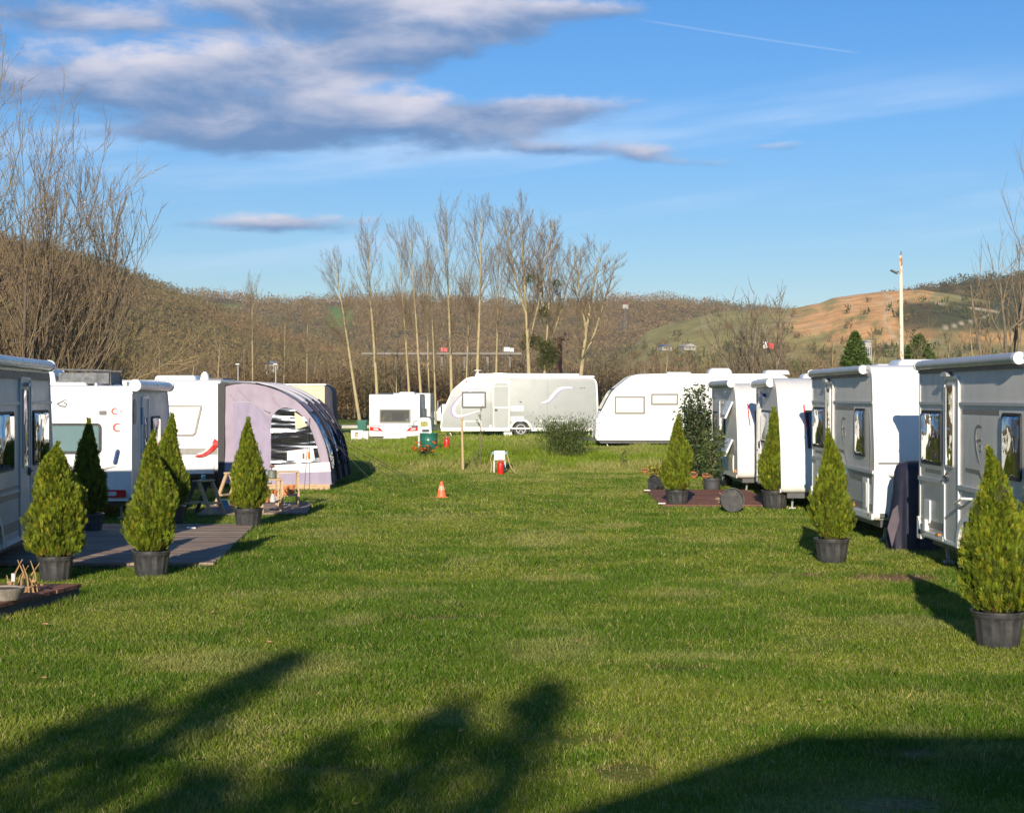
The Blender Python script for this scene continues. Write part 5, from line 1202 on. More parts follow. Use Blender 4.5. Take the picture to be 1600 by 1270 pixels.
sapling(gpos(737, 44.6), .62, .18, 'short dark leaning sapling at the foot of the bank beside the stake', 5, 60)

# ------------------------------------------------------------------ small objects
def thing(name, px, Y, label, cat, group=None, rz=0, z=None):
    x = X_at(px, Y); return empty(name, (x, Y, GHR(x, Y) if z is None else z), rz, label, cat, group)
t = thing('traffic_cone', 690, 33.4, 'faded orange traffic cone standing alone on the lawn', 'cone')
MB().lathe([(.115, .02), (.10, .03), (.072, .16)], 28).lathe([(.052, .25), (.026, .33), (.022, .34), (.001, .34)], 28).build('cone_body', M['cone'], t)
MB().lathe([(.072, .16), (.052, .25)], 28).build('band', M['cone_band'], t); MB().box(-.13, .13, -.13, .13, 0, .02).build('base', M['cone'], t, 0, .006)
def gas(px, Y, lb, h=.44, z=None):
    g = thing('gas_cylinder', px, Y, lb, 'gas cylinder', None, 0, z); r = .090
    MB().lathe([(r * .85, 0), (r * .9, .02), (r, .05), (r, h * .72), (r * .92, h * .80), (r * .6, h * .87), (r * .25, h * .9)], 24).build('cylinder', M['red_paint'], g)
    MB().tube([(r * .55 * math.cos(R(a)), r * .55 * math.sin(R(a)), h * .97) for a in range(0, 300, 20)], .010, 6).tube([(r * .55, 0, h * .85), (r * .55, 0, h * .97)], .01, 6).build('collar', M['red_paint'], g)
    MB().lathe([(.02, h * .88), (.02, h * .98), (.03, h * .98), (.03, h)], 10).build('valve', M['silver'], g)
gas(698, 50.3, 'red gas cylinder on the worn strip of the bank, right of the green drum', .46); gas(782, 43.4, 'red gas cylinder under the white power box', .40)
t = thing('power_box', 780.5, 43.9, 'white electric hook-up box on short legs with hoses, at the foot of the bank', 'electric box')
bx = MB().box(-.15, .15, -.1, .1, .36, .62).build('cabinet', M['white'], t, 0, .012); MB().box(-.13, .13, -.108, -.101, .38, .60).build('door', M['white_old'], bx, 0, .003)
for q in (-1, 1):
    MB().box(q * .15 - .02, q * .15 + .02, -.02, .02, 0, .36).build('leg', M['clear_lamp'], t, 0)
    MB().box(q * .15, q * .21, -.05, .03, .53, .59).build('socket', M['blue_plastic'], t, 0)
MB().tube([tuple(p) for p in spline([(.20, -.04, .55), (.24, -.06, .40), (.30, -.1, .2), (.42, -.2, .03), (.5, -.3, .02)], 5)], .012, 6).build('hose', M['wood_pale'], t)
MB().tube([tuple(p) for p in spline([(-.20, -.04, .55), (-.24, -.06, .4), (-.22, -.08, .2), (-.24, -.1, .03)], 5)], .012, 6).build('hose', M['wood_pale'], t)
t = thing('wooden_stake', 723.5, 44.3, 'tall thin pale wooden stake at the foot of the bank', 'stake')
MB().tube([(0, 0, 0), (-.02, 0, .9), (-.03, 0, 1.5)], [.035, .032, .030], 10).build('pole', M['wood_pale'], t); MB().tube([(-.03, 0, 1.49), (-.035, 0, 1.78)], [.02, .015], 8).build('top_piece', M['white_old'], t)
t = thing('green_drum', 670, 50.2, 'dark green plastic drum on the bank beside the marigolds', 'drum')
MB().lathe([(.25, .06), (.27, .08), (.27, .3), (.278, .32), (.27, .34), (.275, .5), (.285, .52), (.285, .56), (.26, .56), (.25, .5), (.001, .48)], 30).build('tub', M['green_plastic'], t)
for a in (30, 150, 270): MB().beam((.22 * math.cos(R(a)), .22 * math.sin(R(a)), 0), (.22 * math.cos(R(a)), .22 * math.sin(R(a)), .1), .04, .04).build('foot', M['dark_grey'], t)
# white plastic chair with a printed bag
t = thing('garden_chair', 668, 52.6, 'white plastic chair with a faded printed bag on its back, behind the green drum', 'chair', rz=R(30))
MB().box(-.24, .24, -.22, .22, .42, .45).build('seat', M['white'], t, 0, .01)
bk = MB().prism(fillet([(-.26, .45, .02), (.26, .45, .02), (.22, 1.02, .14), (-.22, 1.02, .14)], 5), .20, .23).build('backrest', M['white'], t)
M['print_gold'] = mat('faded_gold_print', (.45, .40, .12), .7, var=.5, scale=18)
MB().prism(rrect(-.15, .10, .72, .88, .03), .194, .199).build('print_patch', M['print_gold'], bk); MB().prism(rrect(-.1, .16, .54, .62, .02), .194, .199).build('print_patch', M['dark_grey'], bk)
for x, y in ((-.22, -.2), (.22, -.2), (-.22, .2), (.22, .2)): MB().box(x - .02, x + .02, y - .02, y + .02, 0, .42).build('leg', M['white'], t, 0)
# lying pots
def lying(px, Y, r, h, lb, az):
    t = thing('tipped_pot', px, Y, lb, 'pot'); t.rotation_euler = (R(84), R(0), az); t.location.z += r * .95
    m = pot_mesh(h, r).build('pot', M['pot_black'], t, 50); rg = random.Random(2); s_ = MB()
    MB().lathe([(.001, -.006), (r * .70, -.004), (r * .74, .0)], 24).build('pot_base', M['pot_black'], t)
    for k in range(26):
        a = rg.random() * 6.28; q = r * .66 * rg.random() ** .5; b = a + rg.uniform(-1, 1); l_ = rg.uniform(.04, .12) * r / .2
        s_.tube([(q * math.cos(a), q * math.sin(a), -.008), (q * math.cos(a) + l_ * math.cos(b), q * math.sin(a) + l_ * math.sin(b), -.010)], .004, 4)
    s_.build('root_scraps', M['wood_pale'], t)
lying(1138, 29.3, .215, .30, 'round black pot lying on its side before the reddish deck, its dirty base showing', R(8))
lying(1034, 35.9, .17, .26, 'black pot lying on its side between the yellow shrub and the left deck conifer', R(-55))
def clay(px, Y, r, h, lb, z=None, name='clay_pot', tilt=0, group='terracotta pots'):
    t = thing(name, px, Y, lb, 'flower pot', None, 0, z)
    MB().lathe([(r * .66, 0), (r * .86, h * .72), (r * 1.0, h * .73), (r * 1.03, h), (r * .9, h), (r * .85, h * .8)], 22).build('pot', M['terra'], t, 40)
    MB().lathe([(r * .87, h * .8), (r * .87, h * .86), (.001, h * .9)], 16).build('soil', M['soil'], t); t.rotation_euler = (tilt, 0, 0); return t
clay(1007.5, 43.6, .09, .13, 'small terracotta pot in the grass left of the yellow shrub', tilt=.4); clay(1083, 41.0, .11, .14, 'terracotta pot in the grass under the laurel bush', tilt=.5); clay(1103.5, 40.6, .11, .13, 'terracotta pot in the grass behind the potted laurel', tilt=.3)
# covered thing between the two near caravans
t = thing('covered_drawbar', 1417, 22.05, 'dark navy fabric cover draped between the first and second right caravans', 'fabric cover')
mb = MB(); V = []; F = []; N_ = 60
rows = [(.0, .36, .34), (.12, .37, .33), (.45, .34, .30), (.8, .30, .26), (1.05, .29, .24), (1.15, .26, .2), (1.2, .16, .12), (1.21, .001, .001)]
for (z, a, b) in rows:
    for k in range(N_):
        q = 2 * math.pi * k / N_; f_ = 1 + (.07 * math.sin(q * 9 + z * 2) + .04 * math.sin(q * 17 + 1)) * (1 - z / 1.25)
        V.append((.12 + a * f_ * math.cos(q), b * f_ * math.sin(q), z))
for i in range(len(rows) - 1):
    for k in range(N_): k2 = (k + 1) % N_; F.append((i * N_ + k, i * N_ + k2, (i + 1) * N_ + k2, (i + 1) * N_ + k))
mb.add(V, F).build('cover', M['navy_cover'], t, 60)
mb = MB(); mb.prism([(-.32, .30), (-.26, .04), (-.16, .4), (-.18, .62), (-.25, .55)], -.24, -.22).build('turned_corner', M['pink_cover'], t)

# plant stands (step shelves) in front of the tent
def stand(px, Y, w, d, h, rz, lb, group, far=True):
    t = thing('plant_stand', px, Y, lb, 'plant stand', None, rz, .05); W2 = w / 2
    for q in (-1, 1):
        a = (q * W2, -d / 2, 0); b = (q * W2, -.04, h); MB().beam(a, b, .035, .06).build('leg', M['wood_pale'], t, 0)
        a = (q * W2, d / 2, 0); b = (q * W2, .04, h); MB().beam(a, b, .035, .06).build('leg', M['wood_dark'] if far else M['wood_pale'], t, 0)
    MB().box(-W2 - .03, W2 + .03, -.09, .09, h, h + .03).build('top_step', M['wood_pale'], t, 0, .004)
    z = h * .30; dd = d / 2 * (1 - .30)
    for q in (-1, 1): MB().box(-W2 - .02, W2 + .02, q * dd - .07 + (q * -.02), q * dd + .07 + (q * -.02), z, z + .03).build('step', M['wood_pale'], t, 0, .004)
    return t
s1 = stand(318, 28.2, .36, .62, .56, R(62), 'wooden A-frame plant stand with a blue cup on top, left of the tent conifer', '')
s2 = stand(366, 30.3, .36, .62, .60, R(62), 'wooden A-frame plant stand half hidden behind the tent conifer', '', False)
s3 = stand(424, 28.6, .36, .42, .56, R(14), 'wooden step stand with a grey watering can on top, right of the conifer', '', False)
s4 = stand(449, 30.2, .38, .42, .62, R(14), 'rearmost wooden step stand, nearest the tent platform', '', False)
o = MB().lathe([(.03, 0), (.042, .08), (.038, .08), (.03, .01)], 16).build('cup', M['blue_plastic']); o.location = (X_at(318, 28.2), 28.2, .64); prop(o, 'small light blue cup on top of the A-frame stand', 'cup')
o = MB().lathe([(.09, 0), (.105, .16), (.11, .17), (.095, .17)], 18).build('bucket', M['blue_plastic']); o.location = (X_at(349, 29.3), 29.3, .05); prop(o, 'blue bucket on the small deck beneath the A-frame stands', 'bucket')
t = thing('watering_can', 425, 28.6, 'small grey-green planter with a dried flower head on the step stand', 'planter', None, 0, .64)
MB().lathe([(.07, 0), (.085, .02), (.08, .14), (.09, .15), (.07, .15)], 18).build('pot', mat('grey_green_metal', (.16, .18, .15), .5), t); MB().tube([(-.07, 0, .04), (-.13, 0, .13)], .012, 6).build('spout', M['silver'], t)
MB().sphere((.0, 0, .22), .05, n=5, sz=.6).tube([(0, 0, .1), (0, 0, .22)], .006, 5).build('dried_flower', mat('dried_flower', (.25, .15, .11), .9, var=.3, scale=20), t)
t.name = 'metal_planter'
clay(415.5, 28.25, .075, .16, 'terracotta pot holding a wooden stick on the lower step of the front stand', .24)
o = MB().tube([(0, 0, 0), (-.02, 0, .28)], .014, 6).build('wooden_stick', M['terra']); o.location = (X_at(417, 28.25), 28.25, .38); prop(o, 'thin orange-brown stick upright in the terracotta pot', 'stick')
clay(428.5, 28.75, .06, .12, 'small terracotta pot behind the white jug on the front stand', .30); clay(445.5, 30.0, .08, .16, 'terracotta pot on the rear stand near the tent platform', .26); clay(455, 30.35, .075, .16, 'terracotta pot at the back of the rear stand', .27)
t = thing('white_jug', 426, 28.3, 'white plastic jug between the terracotta pots on the front stand', 'jug', None, 0, .24); MB().lathe([(.05, 0), (.055, .02), (.05, .10), (.025, .13), (.025, .15), (.001, .15)], 14).build('jug_body', M['clear_lamp'], t); MB().tube([(.05, 0, .10), (.08, 0, .08), (.08, 0, .04), (.05, 0, .03)], .008, 6).build('handle', M['clear_lamp'], t)
# stone bowl and dried plants on the lower left deck
t = thing('stone_bowl', 4, 15.3, 'pale stone bowl planter on the raised deck corner at the lower left', 'planter', None, 0, .156)
MB().lathe([(.17, 0), (.19, .01), (.25, .14), (.26, .17), (.235, .17), (.20, .05)], 32, wob=lambda q, i: 1 + .12 * math.cos(q) ** 2).build('bowl', mat('rough_stone', (.24, .21, .17), .9, var=.3, scale=14, bump=.5), t); t.scale = (.72, .72, .72); MB().lathe([(.225, .13), (.23, .15), (.001, .165)], 24).build('soil', M['soil'], t)
t = thing('dried_plant', 34, 15.95, 'clump of dry brown stalks at the edge of the raised deck', 'dried plant', None, 0, .15); rg = random.Random(5); mb = MB()
for k in range(15):
    x, y = rg.uniform(-.14, .16), rg.uniform(-.1, .1); h = rg.uniform(.08, .34); l_ = rg.uniform(-.1, .12); mb.tube([(x, y, 0), (x + l_ * .3, y, h * .6), (x + l_, y + .02, h)], [.010, .009, .004], 5)
mb.build('stalks', mat('dry_stalk', (.36, .22, .10), .85, var=.3, scale=20), t); mb = MB()
for k in range(14): mb.sphere((rg.uniform(-.15, .2), rg.uniform(-.1, .1), rg.uniform(.02, .16)), rg.uniform(.015, .03), n=4, sz=.6)
mb.build('withered_leaves', M['dry_leaf'], t)
o = MB().box(-.018, .018, -.004, .004, 0, .08).build('plant_label', M['clear_lamp'], None, 0, .003); o.location = (X_at(20, 15.6), 15.6, .30); prop(o, 'small white plant tag beside the stone bowl', 'plant tag')
# utility cabinet, wheelie bins, kerb far left
t = thing('meter_cabinet', 558, 72, 'white utility cabinet with a square opening on the far meadow, left of the small caravan', 'cabinet', z=-.02)
MB().ring(rrect(-.26, .26, .2, .62, .02), rrect(-.07, .07, .3, .52, .01), -.15, .15).build('cabinet', M['white'], t, 0); MB().box(-.2, -.12, -.05, .05, -.1, .2).build('leg', M['clear_lamp'], t, 0); MB().box(.12, .2, -.05, .05, -.1, .2).build('leg', M['clear_lamp'], t, 0); MB().box(-.07, .07, 0, .1, .3, .52).build('recess', M['wood_pale'], t, 0)
t = thing('crate', 571.5, 74, 'small white box beside the utility cabinet', 'box', z=.1); MB().box(-.12, .12, -.15, .15, 0, .40).build('box', M['white'], t, 0, .01); MB().box(-.13, .13, -.16, .16, .40, .43).build('lid', M['clear_lamp'], t, 0)
t = thing('wheelie_bin', 566, 92, 'green wheelie bin on the far meadow left of the small caravan', 'bin')
MB().add([(-.2, -.25, .05), (.2, -.25, .05), (.2, .2, .05), (-.2, .2, .05), (-.27, -.33, .9), (.27, -.33, .9), (.27, .28, .9), (-.27, .28, .9)], [(0, 3, 2, 1), (4, 5, 6, 7), (0, 1, 5, 4), (1, 2, 6, 5), (2, 3, 7, 6), (3, 0, 4, 7)]).build('bin_body', M['green_plastic'], t, 0, .02)
MB().box(-.30, .30, -.37, .32, .9, .97).build('lid', M['green_plastic'], t, 0, .02)
for q in (-1, 1): MB().lathe([(.02, -.03), (.1, -.03), (.1, .03), (.02, .03)], 12, (q * .25, .25, .1), 'x').build('wheel', M['dark_rub'], t)
pth = MB(); ys = 118.0; pth.box(-26, -8.5, ys, ys + 1.6, -.5, -.0); po = pth.build('path', M['concrete'], None, 0); prop(po, kind='structure')

# ------------------------------------------------------------------ bare trees
def nrm(v): return v / (np.linalg.norm(v) + 1e-9)
class Bare:
    """limbs collected as polylines, meshed together with numpy"""
    def __init__(s): s.L = []
    def limb(s, p, d, L, r, rg, n=5, up=.15, wob=.10, tip=.35):
        P = [p]; d = nrm(d); st = L / n
        for i in range(n):
            d = nrm(d + np.array([0, 0, up]) + rg.randn(3) * wob); p = p + d * st; P.append(p)
        P = np.array(P); Rr = r * (1 - (1 - tip) * np.linspace(0, 1, n + 1)); s.L.append((P, Rr)); return P, Rr
    def mesh(s, name, mat_, parent, k=4):
        V, F, o = [], [], 0
        for P, Rr in s.L:
            n = len(P); T = np.gradient(P, axis=0); T /= np.linalg.norm(T, axis=1)[:, None] + 1e-9
            A = np.cross(T, np.array([.31, .87, .11])); A /= np.linalg.norm(A, axis=1)[:, None] + 1e-9; B = np.cross(T, A)
            q = np.arange(k) * 2 * np.pi / k
            R_ = P[:, None] + (A[:, None] * np.cos(q)[None, :, None] + B[:, None] * np.sin(q)[None, :, None]) * Rr[:, None, None]
            V.append(R_.reshape(-1, 3)); i = np.arange(n - 1)[:, None] * k; j = np.arange(k)[None]; j2 = (j + 1) % k
            F.append(np.stack([i + j, i + j2, i + k + j2, i + k + j], -1).reshape(-1, 4) + o); o += n * k
        return mesh_np(name, np.concatenate(V), [np.concatenate(F)], mat_, parent, None, True)
def tree_root(label, group=None, name='bare_tree', cat='tree'): return empty(name, (0, 0, 0), 0, label, cat, group)
def branch_out(B, rg, P, Rr, n, lo, hi, frac, ang, up, rmin, lv, wob=.08, rk=.55):
    """side limbs along a polyline, then twigs of twigs (lv levels)"""
    L = np.linalg.norm(P[-1] - P[0])
    for i in range(n):
        t = lo + (hi - lo) * (i + rg.rand()) / n; f = t * (len(P) - 1); k = min(int(f), len(P) - 2); b = P[k] + (P[k + 1] - P[k]) * (f - k)
        d = nrm(P[k + 1] - P[k]); r = max(rmin, (Rr[k] + (Rr[k + 1] - Rr[k]) * (f - k)) * rk)
        side = nrm(np.cross(d, rg.randn(3))); a = R(ang) * (.7 + .6 * rg.rand()); dd = d * math.cos(a) + side * math.sin(a)
        ln = L * frac * (1.05 - .55 * t) * (.6 + .7 * rg.rand())
        Q, Rq = B.limb(b, dd, ln, r, rg, 4, up, wob)
        if lv > 1: branch_out(B, rg, Q, Rq, 5 if lv > 2 else 4, .25, .95, .55, ang * .95, up * .8, rmin, lv - 1, wob)
def poplar(seed, H=17.0, r0=.17, lean=.6, fork=False, wide=1.0, rmin=.0095, trunk_mat='bark_pale', label='x', group='tall bare poplars behind the far caravans', nb=34, first=.34):
    rg = np.random.RandomState(seed); r = tree_root(label, group, 'bare_poplar'); n = 14; P = []
    for i in range(n + 1):
        t = i / n; P.append([lean * t ** 1.3 + .12 * math.sin(t * 5 + seed) * t, .10 * math.cos(t * 4 + seed) * t, H * .96 * t])
    P = np.array(P); Rr = r0 * (1 - np.linspace(0, 1, n + 1)) ** .85 + .014
    T = Bare(); T.L.append((P, Rr)); B = Bare(); mains = [(P, Rr)]
    if fork:
        k = int(n * .38)
        for sg, a in ((1, .36), (-1, .25)):
            Q, Rq = T.limb(P[k + (sg < 0) * 2], np.array([sg * a, .1 * sg, 1.0]), H * (.50 + .06 * sg), r0 * .55, rg, 9, .12, .05, .15); mains.append((Q, Rq))
    T.mesh('trunk', M[trunk_mat], r, 7)
    for m, (Q, Rq) in enumerate(mains):
        lo = first if m == 0 else .15
        cnt = nb if m == 0 else int(nb * .7)
        for i in range(cnt):
            t = lo + (.97 - lo) * ((i + rg.rand()) / cnt); f = t * (len(Q) - 1); k = min(int(f), len(Q) - 2); b = Q[k] + (Q[k + 1] - Q[k]) * (f - k)
            a = rg.rand() * 6.28; th = R(33) * (.7 + .6 * rg.rand()) * wide; d = np.array([math.cos(a) * math.sin(th), math.sin(a) * math.sin(th), math.cos(th)])
            ln = (H if m == 0 else H * .55) * (.29 * (1 - t) ** .5 + .045) * (.65 + .6 * rg.rand())
            S1, R1 = B.limb(b, d, ln, max(.016, .22 * r0 * (1 - t) + .012), rg, 5, .13, .07)
            branch_out(B, rg, S1, R1, 9, .10, .97, .50, 26, .12, rmin, 2, .08)
    B.mesh('branches', M['twig'], r, 3); return r
Yp = 138.0
pv = [poplar(11, 17, .17, -.2), poplar(12, 17, .15, .3, nb=22, first=.42), poplar(13, 17, .16, .1, fork=True), poplar(14, 17, .15, -.3, nb=30, first=.30), poplar(15, 17, .2, .5, fork=True, wide=1.45, nb=30, first=.28)]
plist = [  # base px, top px, top py, variant, label, Y, width factor
    (563, 519, 390, 0, 'bare poplar leaning clearly left, leftmost of the tall row', 138, 1),
    (591, 574, 347, 3, 'bare poplar with a broad twiggy head, second from the left of the tall row', 138, 1),
    (643, 621, 357, 1, 'slim bare poplar rising behind the small white caravan, leaning left', 140, .8),
    (661, 638, 346, 0, 'slim bare poplar close right of its left-leaning neighbour, above the small caravan', 137, .75),
    (671, 664, 356, 1, 'very slim straight bare poplar fifth from the left of the row', 141, .7),
    (681, 673, 395, 3, 'short thin bare poplar just left of the straight yellow-trunked one', 134, .7),
    (706, 698, 314, 3, 'tall straight bare poplar with a yellowish trunk above the car', 139, .9),
    (727, 735, 380, 1, 'thin lower bare poplar above the left end of the long grey caravan', 143, .7),
    (744, 752, 312, 0, 'tall bare poplar with a dark stem above the grey caravan window', 138, .9),
    (774, 780, 332, 1, 'slender bare poplar above the grey caravan door', 140, .75),
    (829, 815, 309, 2, 'tallest wide-headed bare poplar above the middle of the grey caravan', 136, 1.1),
    (845, 867, 352, 2, 'forked bare poplar carrying dark mistletoe clumps', 138, 1),
    (899, 938, 370, 4, 'wide-crowned bare poplar leaning right, rightmost of the tall row', 137, 1.25),
    (395, 395, 432, 3, 'separate bare poplar standing above the white caravan with the tent', 120, .9),
    (441, 447, 476, 1, 'small bare tree between the tent roof and the covered caravan', 128, .9),
    (478, 482, 470, 3, 'small yellowish bare tree above the cream covered caravan', 132, .9)]
used = set()
for (bx, tx, ty, vi, lb, Y, wf) in plist:
    Ht = Z_at(ty, Y); x = X_at(bx, Y); z = GHR(x, Y) - .05; H = Ht - z; src = pv[vi]
    o = src if vi not in used else dup(src, (0, 0, 0), None, lb, 'tall bare poplars behind the far caravans')
    used.add(vi); o['label'] = lb; o.location = (x, Y, z); k = H / 17.0
    o.scale = (k * wf, k * wf, k); vlean = {0: -.2, 1: .3, 2: .1, 3: -.3, 4: .5}[vi] * k * wf
    o.rotation_euler = (0, math.atan2((tx - bx) / sc(Y) - vlean, H), 0)
# mistletoe
def mist(px, py, Y, r, lb, seed):
    x, z = X_at(px, Y), Z_at(py, Y); rg = np.random.RandomState(seed); n = int(420 * (r / .45) ** 2); d = rg.randn(n, 3); d /= np.linalg.norm(d, axis=1)[:, None]; P = d * (rg.rand(n) ** .4)[:, None] * r
    V, F, C = leaf_cloud(rg, P, .07, (.085, .10, .02), .4, 2.0, d); o = mesh_np('mistletoe', V, F, M['leaf'], None, C); o.location = (x, Y, z); prop(o, lb, 'mistletoe', 'mistletoe clumps in the poplars')
for i, (px, py, r, lb) in enumerate([(829, 435, .35, 'small mistletoe ball high beside the tallest poplar'), (870, 443, .32, 'small mistletoe ball high in the forked poplar'), (850, 488, .45, 'mistletoe ball midway up the forked poplar'), (825, 528, .50, 'mistletoe ball low on the tallest poplar trunk'), (819, 540, .38, 'smallest low mistletoe ball left of the tallest poplar'), (840, 536, .62, 'round mistletoe ball between the two trunks'), (857, 545, .8, 'upper half of the big mistletoe mass low on the forked poplar'), (853, 562, .85, 'lower half of the big mistletoe mass low on the forked poplar'), (862, 555, .7, 'right part of the big mistletoe mass low on the forked poplar')]):
    mist(px, py, 135.5 + .3 * i, r, lb, 60 + i)

def spreading(seed, H, stems_n, spread, r0, label, loc, nsh=9, rmin=.012, up=.16, lv=2, tm='bark', bm='twig', stemlen=.75, aim=None, shoot=.42, th0=.5):
    rg = np.random.RandomState(seed); r = tree_root(label); r.location = loc; T = Bare(); B = Bare()
    for i in range(stems_n):
        a = 2 * math.pi * (i + rg.rand() * .6) / stems_n; th = spread * (th0 + (1 - th0) * rg.rand())
        if aim is not None and i % 2 == 0: a = aim + rg.randn() * .5
        d = np.array([math.cos(a) * math.sin(th), math.sin(a) * math.sin(th), math.cos(th)])
        P, Rr = T.limb(np.array([.12 * math.cos(a), .12 * math.sin(a), -.05]), d, H * stemlen * (.8 + .4 * rg.rand()), r0, rg, 8, .05, .07, .3)
        for j in range(nsh):
            t = .15 + .85 * (j + rg.rand()) / nsh; t = min(t, .99); f = t * 8; k = min(int(f), 7); b = P[k] + (P[k + 1] - P[k]) * (f - k)
            dd = nrm(P[k + 1] - P[k]) * .6 + rg.randn(3) * .42 + np.array([0, 0, .55])
            S1, R1 = B.limb(b, dd, H * shoot * (.6 + .6 * rg.rand()), max(.014, Rr[k] * .42), rg, 6, up, .07)
            branch_out(B, rg, S1, R1, 9, .10, .95, .45, 30, up, rmin, lv, .08)
    T.mesh('trunk', M[tm], r, 7); B.mesh('branches', M[bm], r, 3); return r
M['bark_dark'] = mat('dark_bark', (0.13, 0.10, 0.075), .9, var=.35, scale=5, bump=.5, bscale=25)
spreading(301, 7.9, 10, R(31), .08, 'large many-stemmed bare tree with upright shoots behind the left caravans', (X_at(40, 36.5), 36.5, -.05), 16, .0065, .15, 2, 'bark_dark', 'twig', .62)
spreading(302, 5.2, 6, R(48), .06, 'second bare bushy tree arching right behind the left white caravans', (X_at(105, 39.5), 39.5, -.05), 10, .0075, .10, 2, 'bark_dark', 'twig_yel', .60, 0.0)
spreading(305, 11.5, 7, R(38), .10, 'bare tree at the left edge, its pale branches reaching into view over the caravan', (X_at(-215, 35.5), 35.5, -.05), 11, .006, .06, 2, 'bark', 'twig_yel', .62, 0.0, .36)
spreading(306, 4.2, 5, R(32), .07, 'low brown bare bush above the caravan roof with the luggage net', (X_at(190, 52), 52, -.05), 8, .012, .12, 2, 'bark_dark', 'twig_yel', .55)
spreading(303, 11.2, 6, R(24), .13, 'wide fan-shaped bare tree standing alone above the plain white caravan', (X_at(1185, 110), 110, -.1), 8, .026, .06, 1, 'bark', 'bark', .55, None, .42)
spreading(307, 8.5, 5, R(30), .10, 'bare tree just left of the fan-shaped one', (X_at(1130, 118), 118, -.1), 6, .018, .10, 1, 'bark', 'twig_yel', .55)
spreading(308, 7.5, 5, R(30), .10, 'bare tree between the fan-shaped one and the green conifer', (X_at(1262, 115), 115, -.1), 6, .018, .10, 1, 'bark', 'twig', .55)
spreading(304, 10.2, 4, R(17), .11, 'bare tree with slender stems at the upper right edge', (X_at(1572, 62), 62, -.05), 7, .010, .12, 1, 'bark', 'twig', .70, None, .34)
spreading(309, 7.0, 3, R(22), .08, 'thin bare tree just right of the rusty light pole', (X_at(1438, 80), 80, -.05), 5, .010, .12, 1, 'bark', 'twig', .6)
smalls = [(1040, 125, 6.6), (1075, 130, 5.5), (1010, 122, 5.0), (1225, 112, 6.0), (1300, 116, 6.5), (1362, 105, 6.4), (1480, 100, 6.2), (1520, 96, 6.6), (1550, 104, 6.0), (985, 135, 5.5), (620, 150, 7), (300, 110, 5.5), (340, 118, 6.5), (250, 105, 6.0)]
sap = poplar(21, 6.5, .06, .2, nb=18, first=.2, wide=1.2, rmin=.012, label='x', group='thin bare saplings in the scrub')
for i, (px, Y, h) in enumerate(smalls):
    where = {1040: 'above the tall laurel bush', 1075: 'right of the laurel top', 1010: 'above the roof of the plain white caravan', 1225: 'right of the fan-shaped tree', 1300: 'left of the green conifer', 1362: 'right of the green conifer', 1480: 'above the nearest grey caravan, leftmost of three', 1520: 'above the nearest grey caravan, middle of three', 1550: 'above the nearest grey caravan, rightmost of three', 985: 'beyond the rounded nose of the plain white caravan', 620: 'behind the small white caravan', 300: 'above the white caravan roof, left of the tent', 340: 'above the join of tent and caravan', 250: 'above the left caravan awning'}[px]
    o = sap if i == 0 else dup(sap, (0, 0, 0), i * 1.1); o['label'] = 'thin bare sapling in the scrub, ' + where
    o.location = (X_at(px, Y), Y, -.1); o.scale = (h / 6.5,) * 3

def conifer_far(px, Y, H, R_, lb, seed, col=(.075, .12, .02)):
    r = empty('conifer_tree', (X_at(px, Y), Y, -.1), 0, lb, 'conifer tree'); rg = np.random.RandomState(seed)
    MB().tube([(0, 0, 0), (0, 0, H * .9)], [.12, .03], 7).build('trunk', M['bark'], r)
    n = 9000; t = rg.rand(n) ** .8; a = rg.rand(n) * 6.28; lump = 1 + .5 * (vnoise(a * 2 + 9, t * 9, 1, seed) - .5); rad = R_ * (1 - t) ** .6 * lump * rg.rand(n) ** .45
    P = np.stack([np.cos(a) * rad, np.sin(a) * rad, .4 + t * H], -1); V, F, C = leaf_cloud(rg, P, .10, col, .5, 2.2); mesh_np('foliage', V, F, M['leaf'], r, C); return r
conifer_far(1336, 96, 5.6, 1.6, 'dark green conifer standing in the scrub left of the rusty light pole', 81)
conifer_far(1436, 90, 5.2, 2.0, 'loose green conifer right behind the rusty light pole', 82, (.09, .13, .03))
for (px, Y, h, r_, lb, sd_) in ((1070, 155, 4.6, 2.2, 'round green bush in the scrub above the laurel, right of its twin', 83), (1046, 157, 4.2, 1.8, 'round green bush in the scrub, left of its twin', 84), (1235, 170, 6.6, 3.8, 'broad olive green bush mound in the scrub right of the fan-shaped tree', 85)):
    rg_ = np.random.RandomState(sd_); r = empty('green_bush', (X_at(px, Y), Y, -.2), 0, lb, 'bush'); st = MB()
    for k in range(6): st.tube([(0, 0, 0), (rg_.randn() * r_ * .3, rg_.randn() * r_ * .3, h * .7)], [.06, .02], 5)
    st.build('stems', M['bark'], r); n = 5000; d = rg_.randn(n, 3); d /= np.linalg.norm(d, axis=1)[:, None]; P = d * (rg_.rand(n) ** .35)[:, None] * np.array([r_, r_, h * .42]) + np.array([0, 0, h * .55])
    V, F, C = leaf_cloud(rg_, P, .14, (.09, .12, .03), .5, 2.2); mesh_np('foliage', V, F, M['leaf'], r, C)

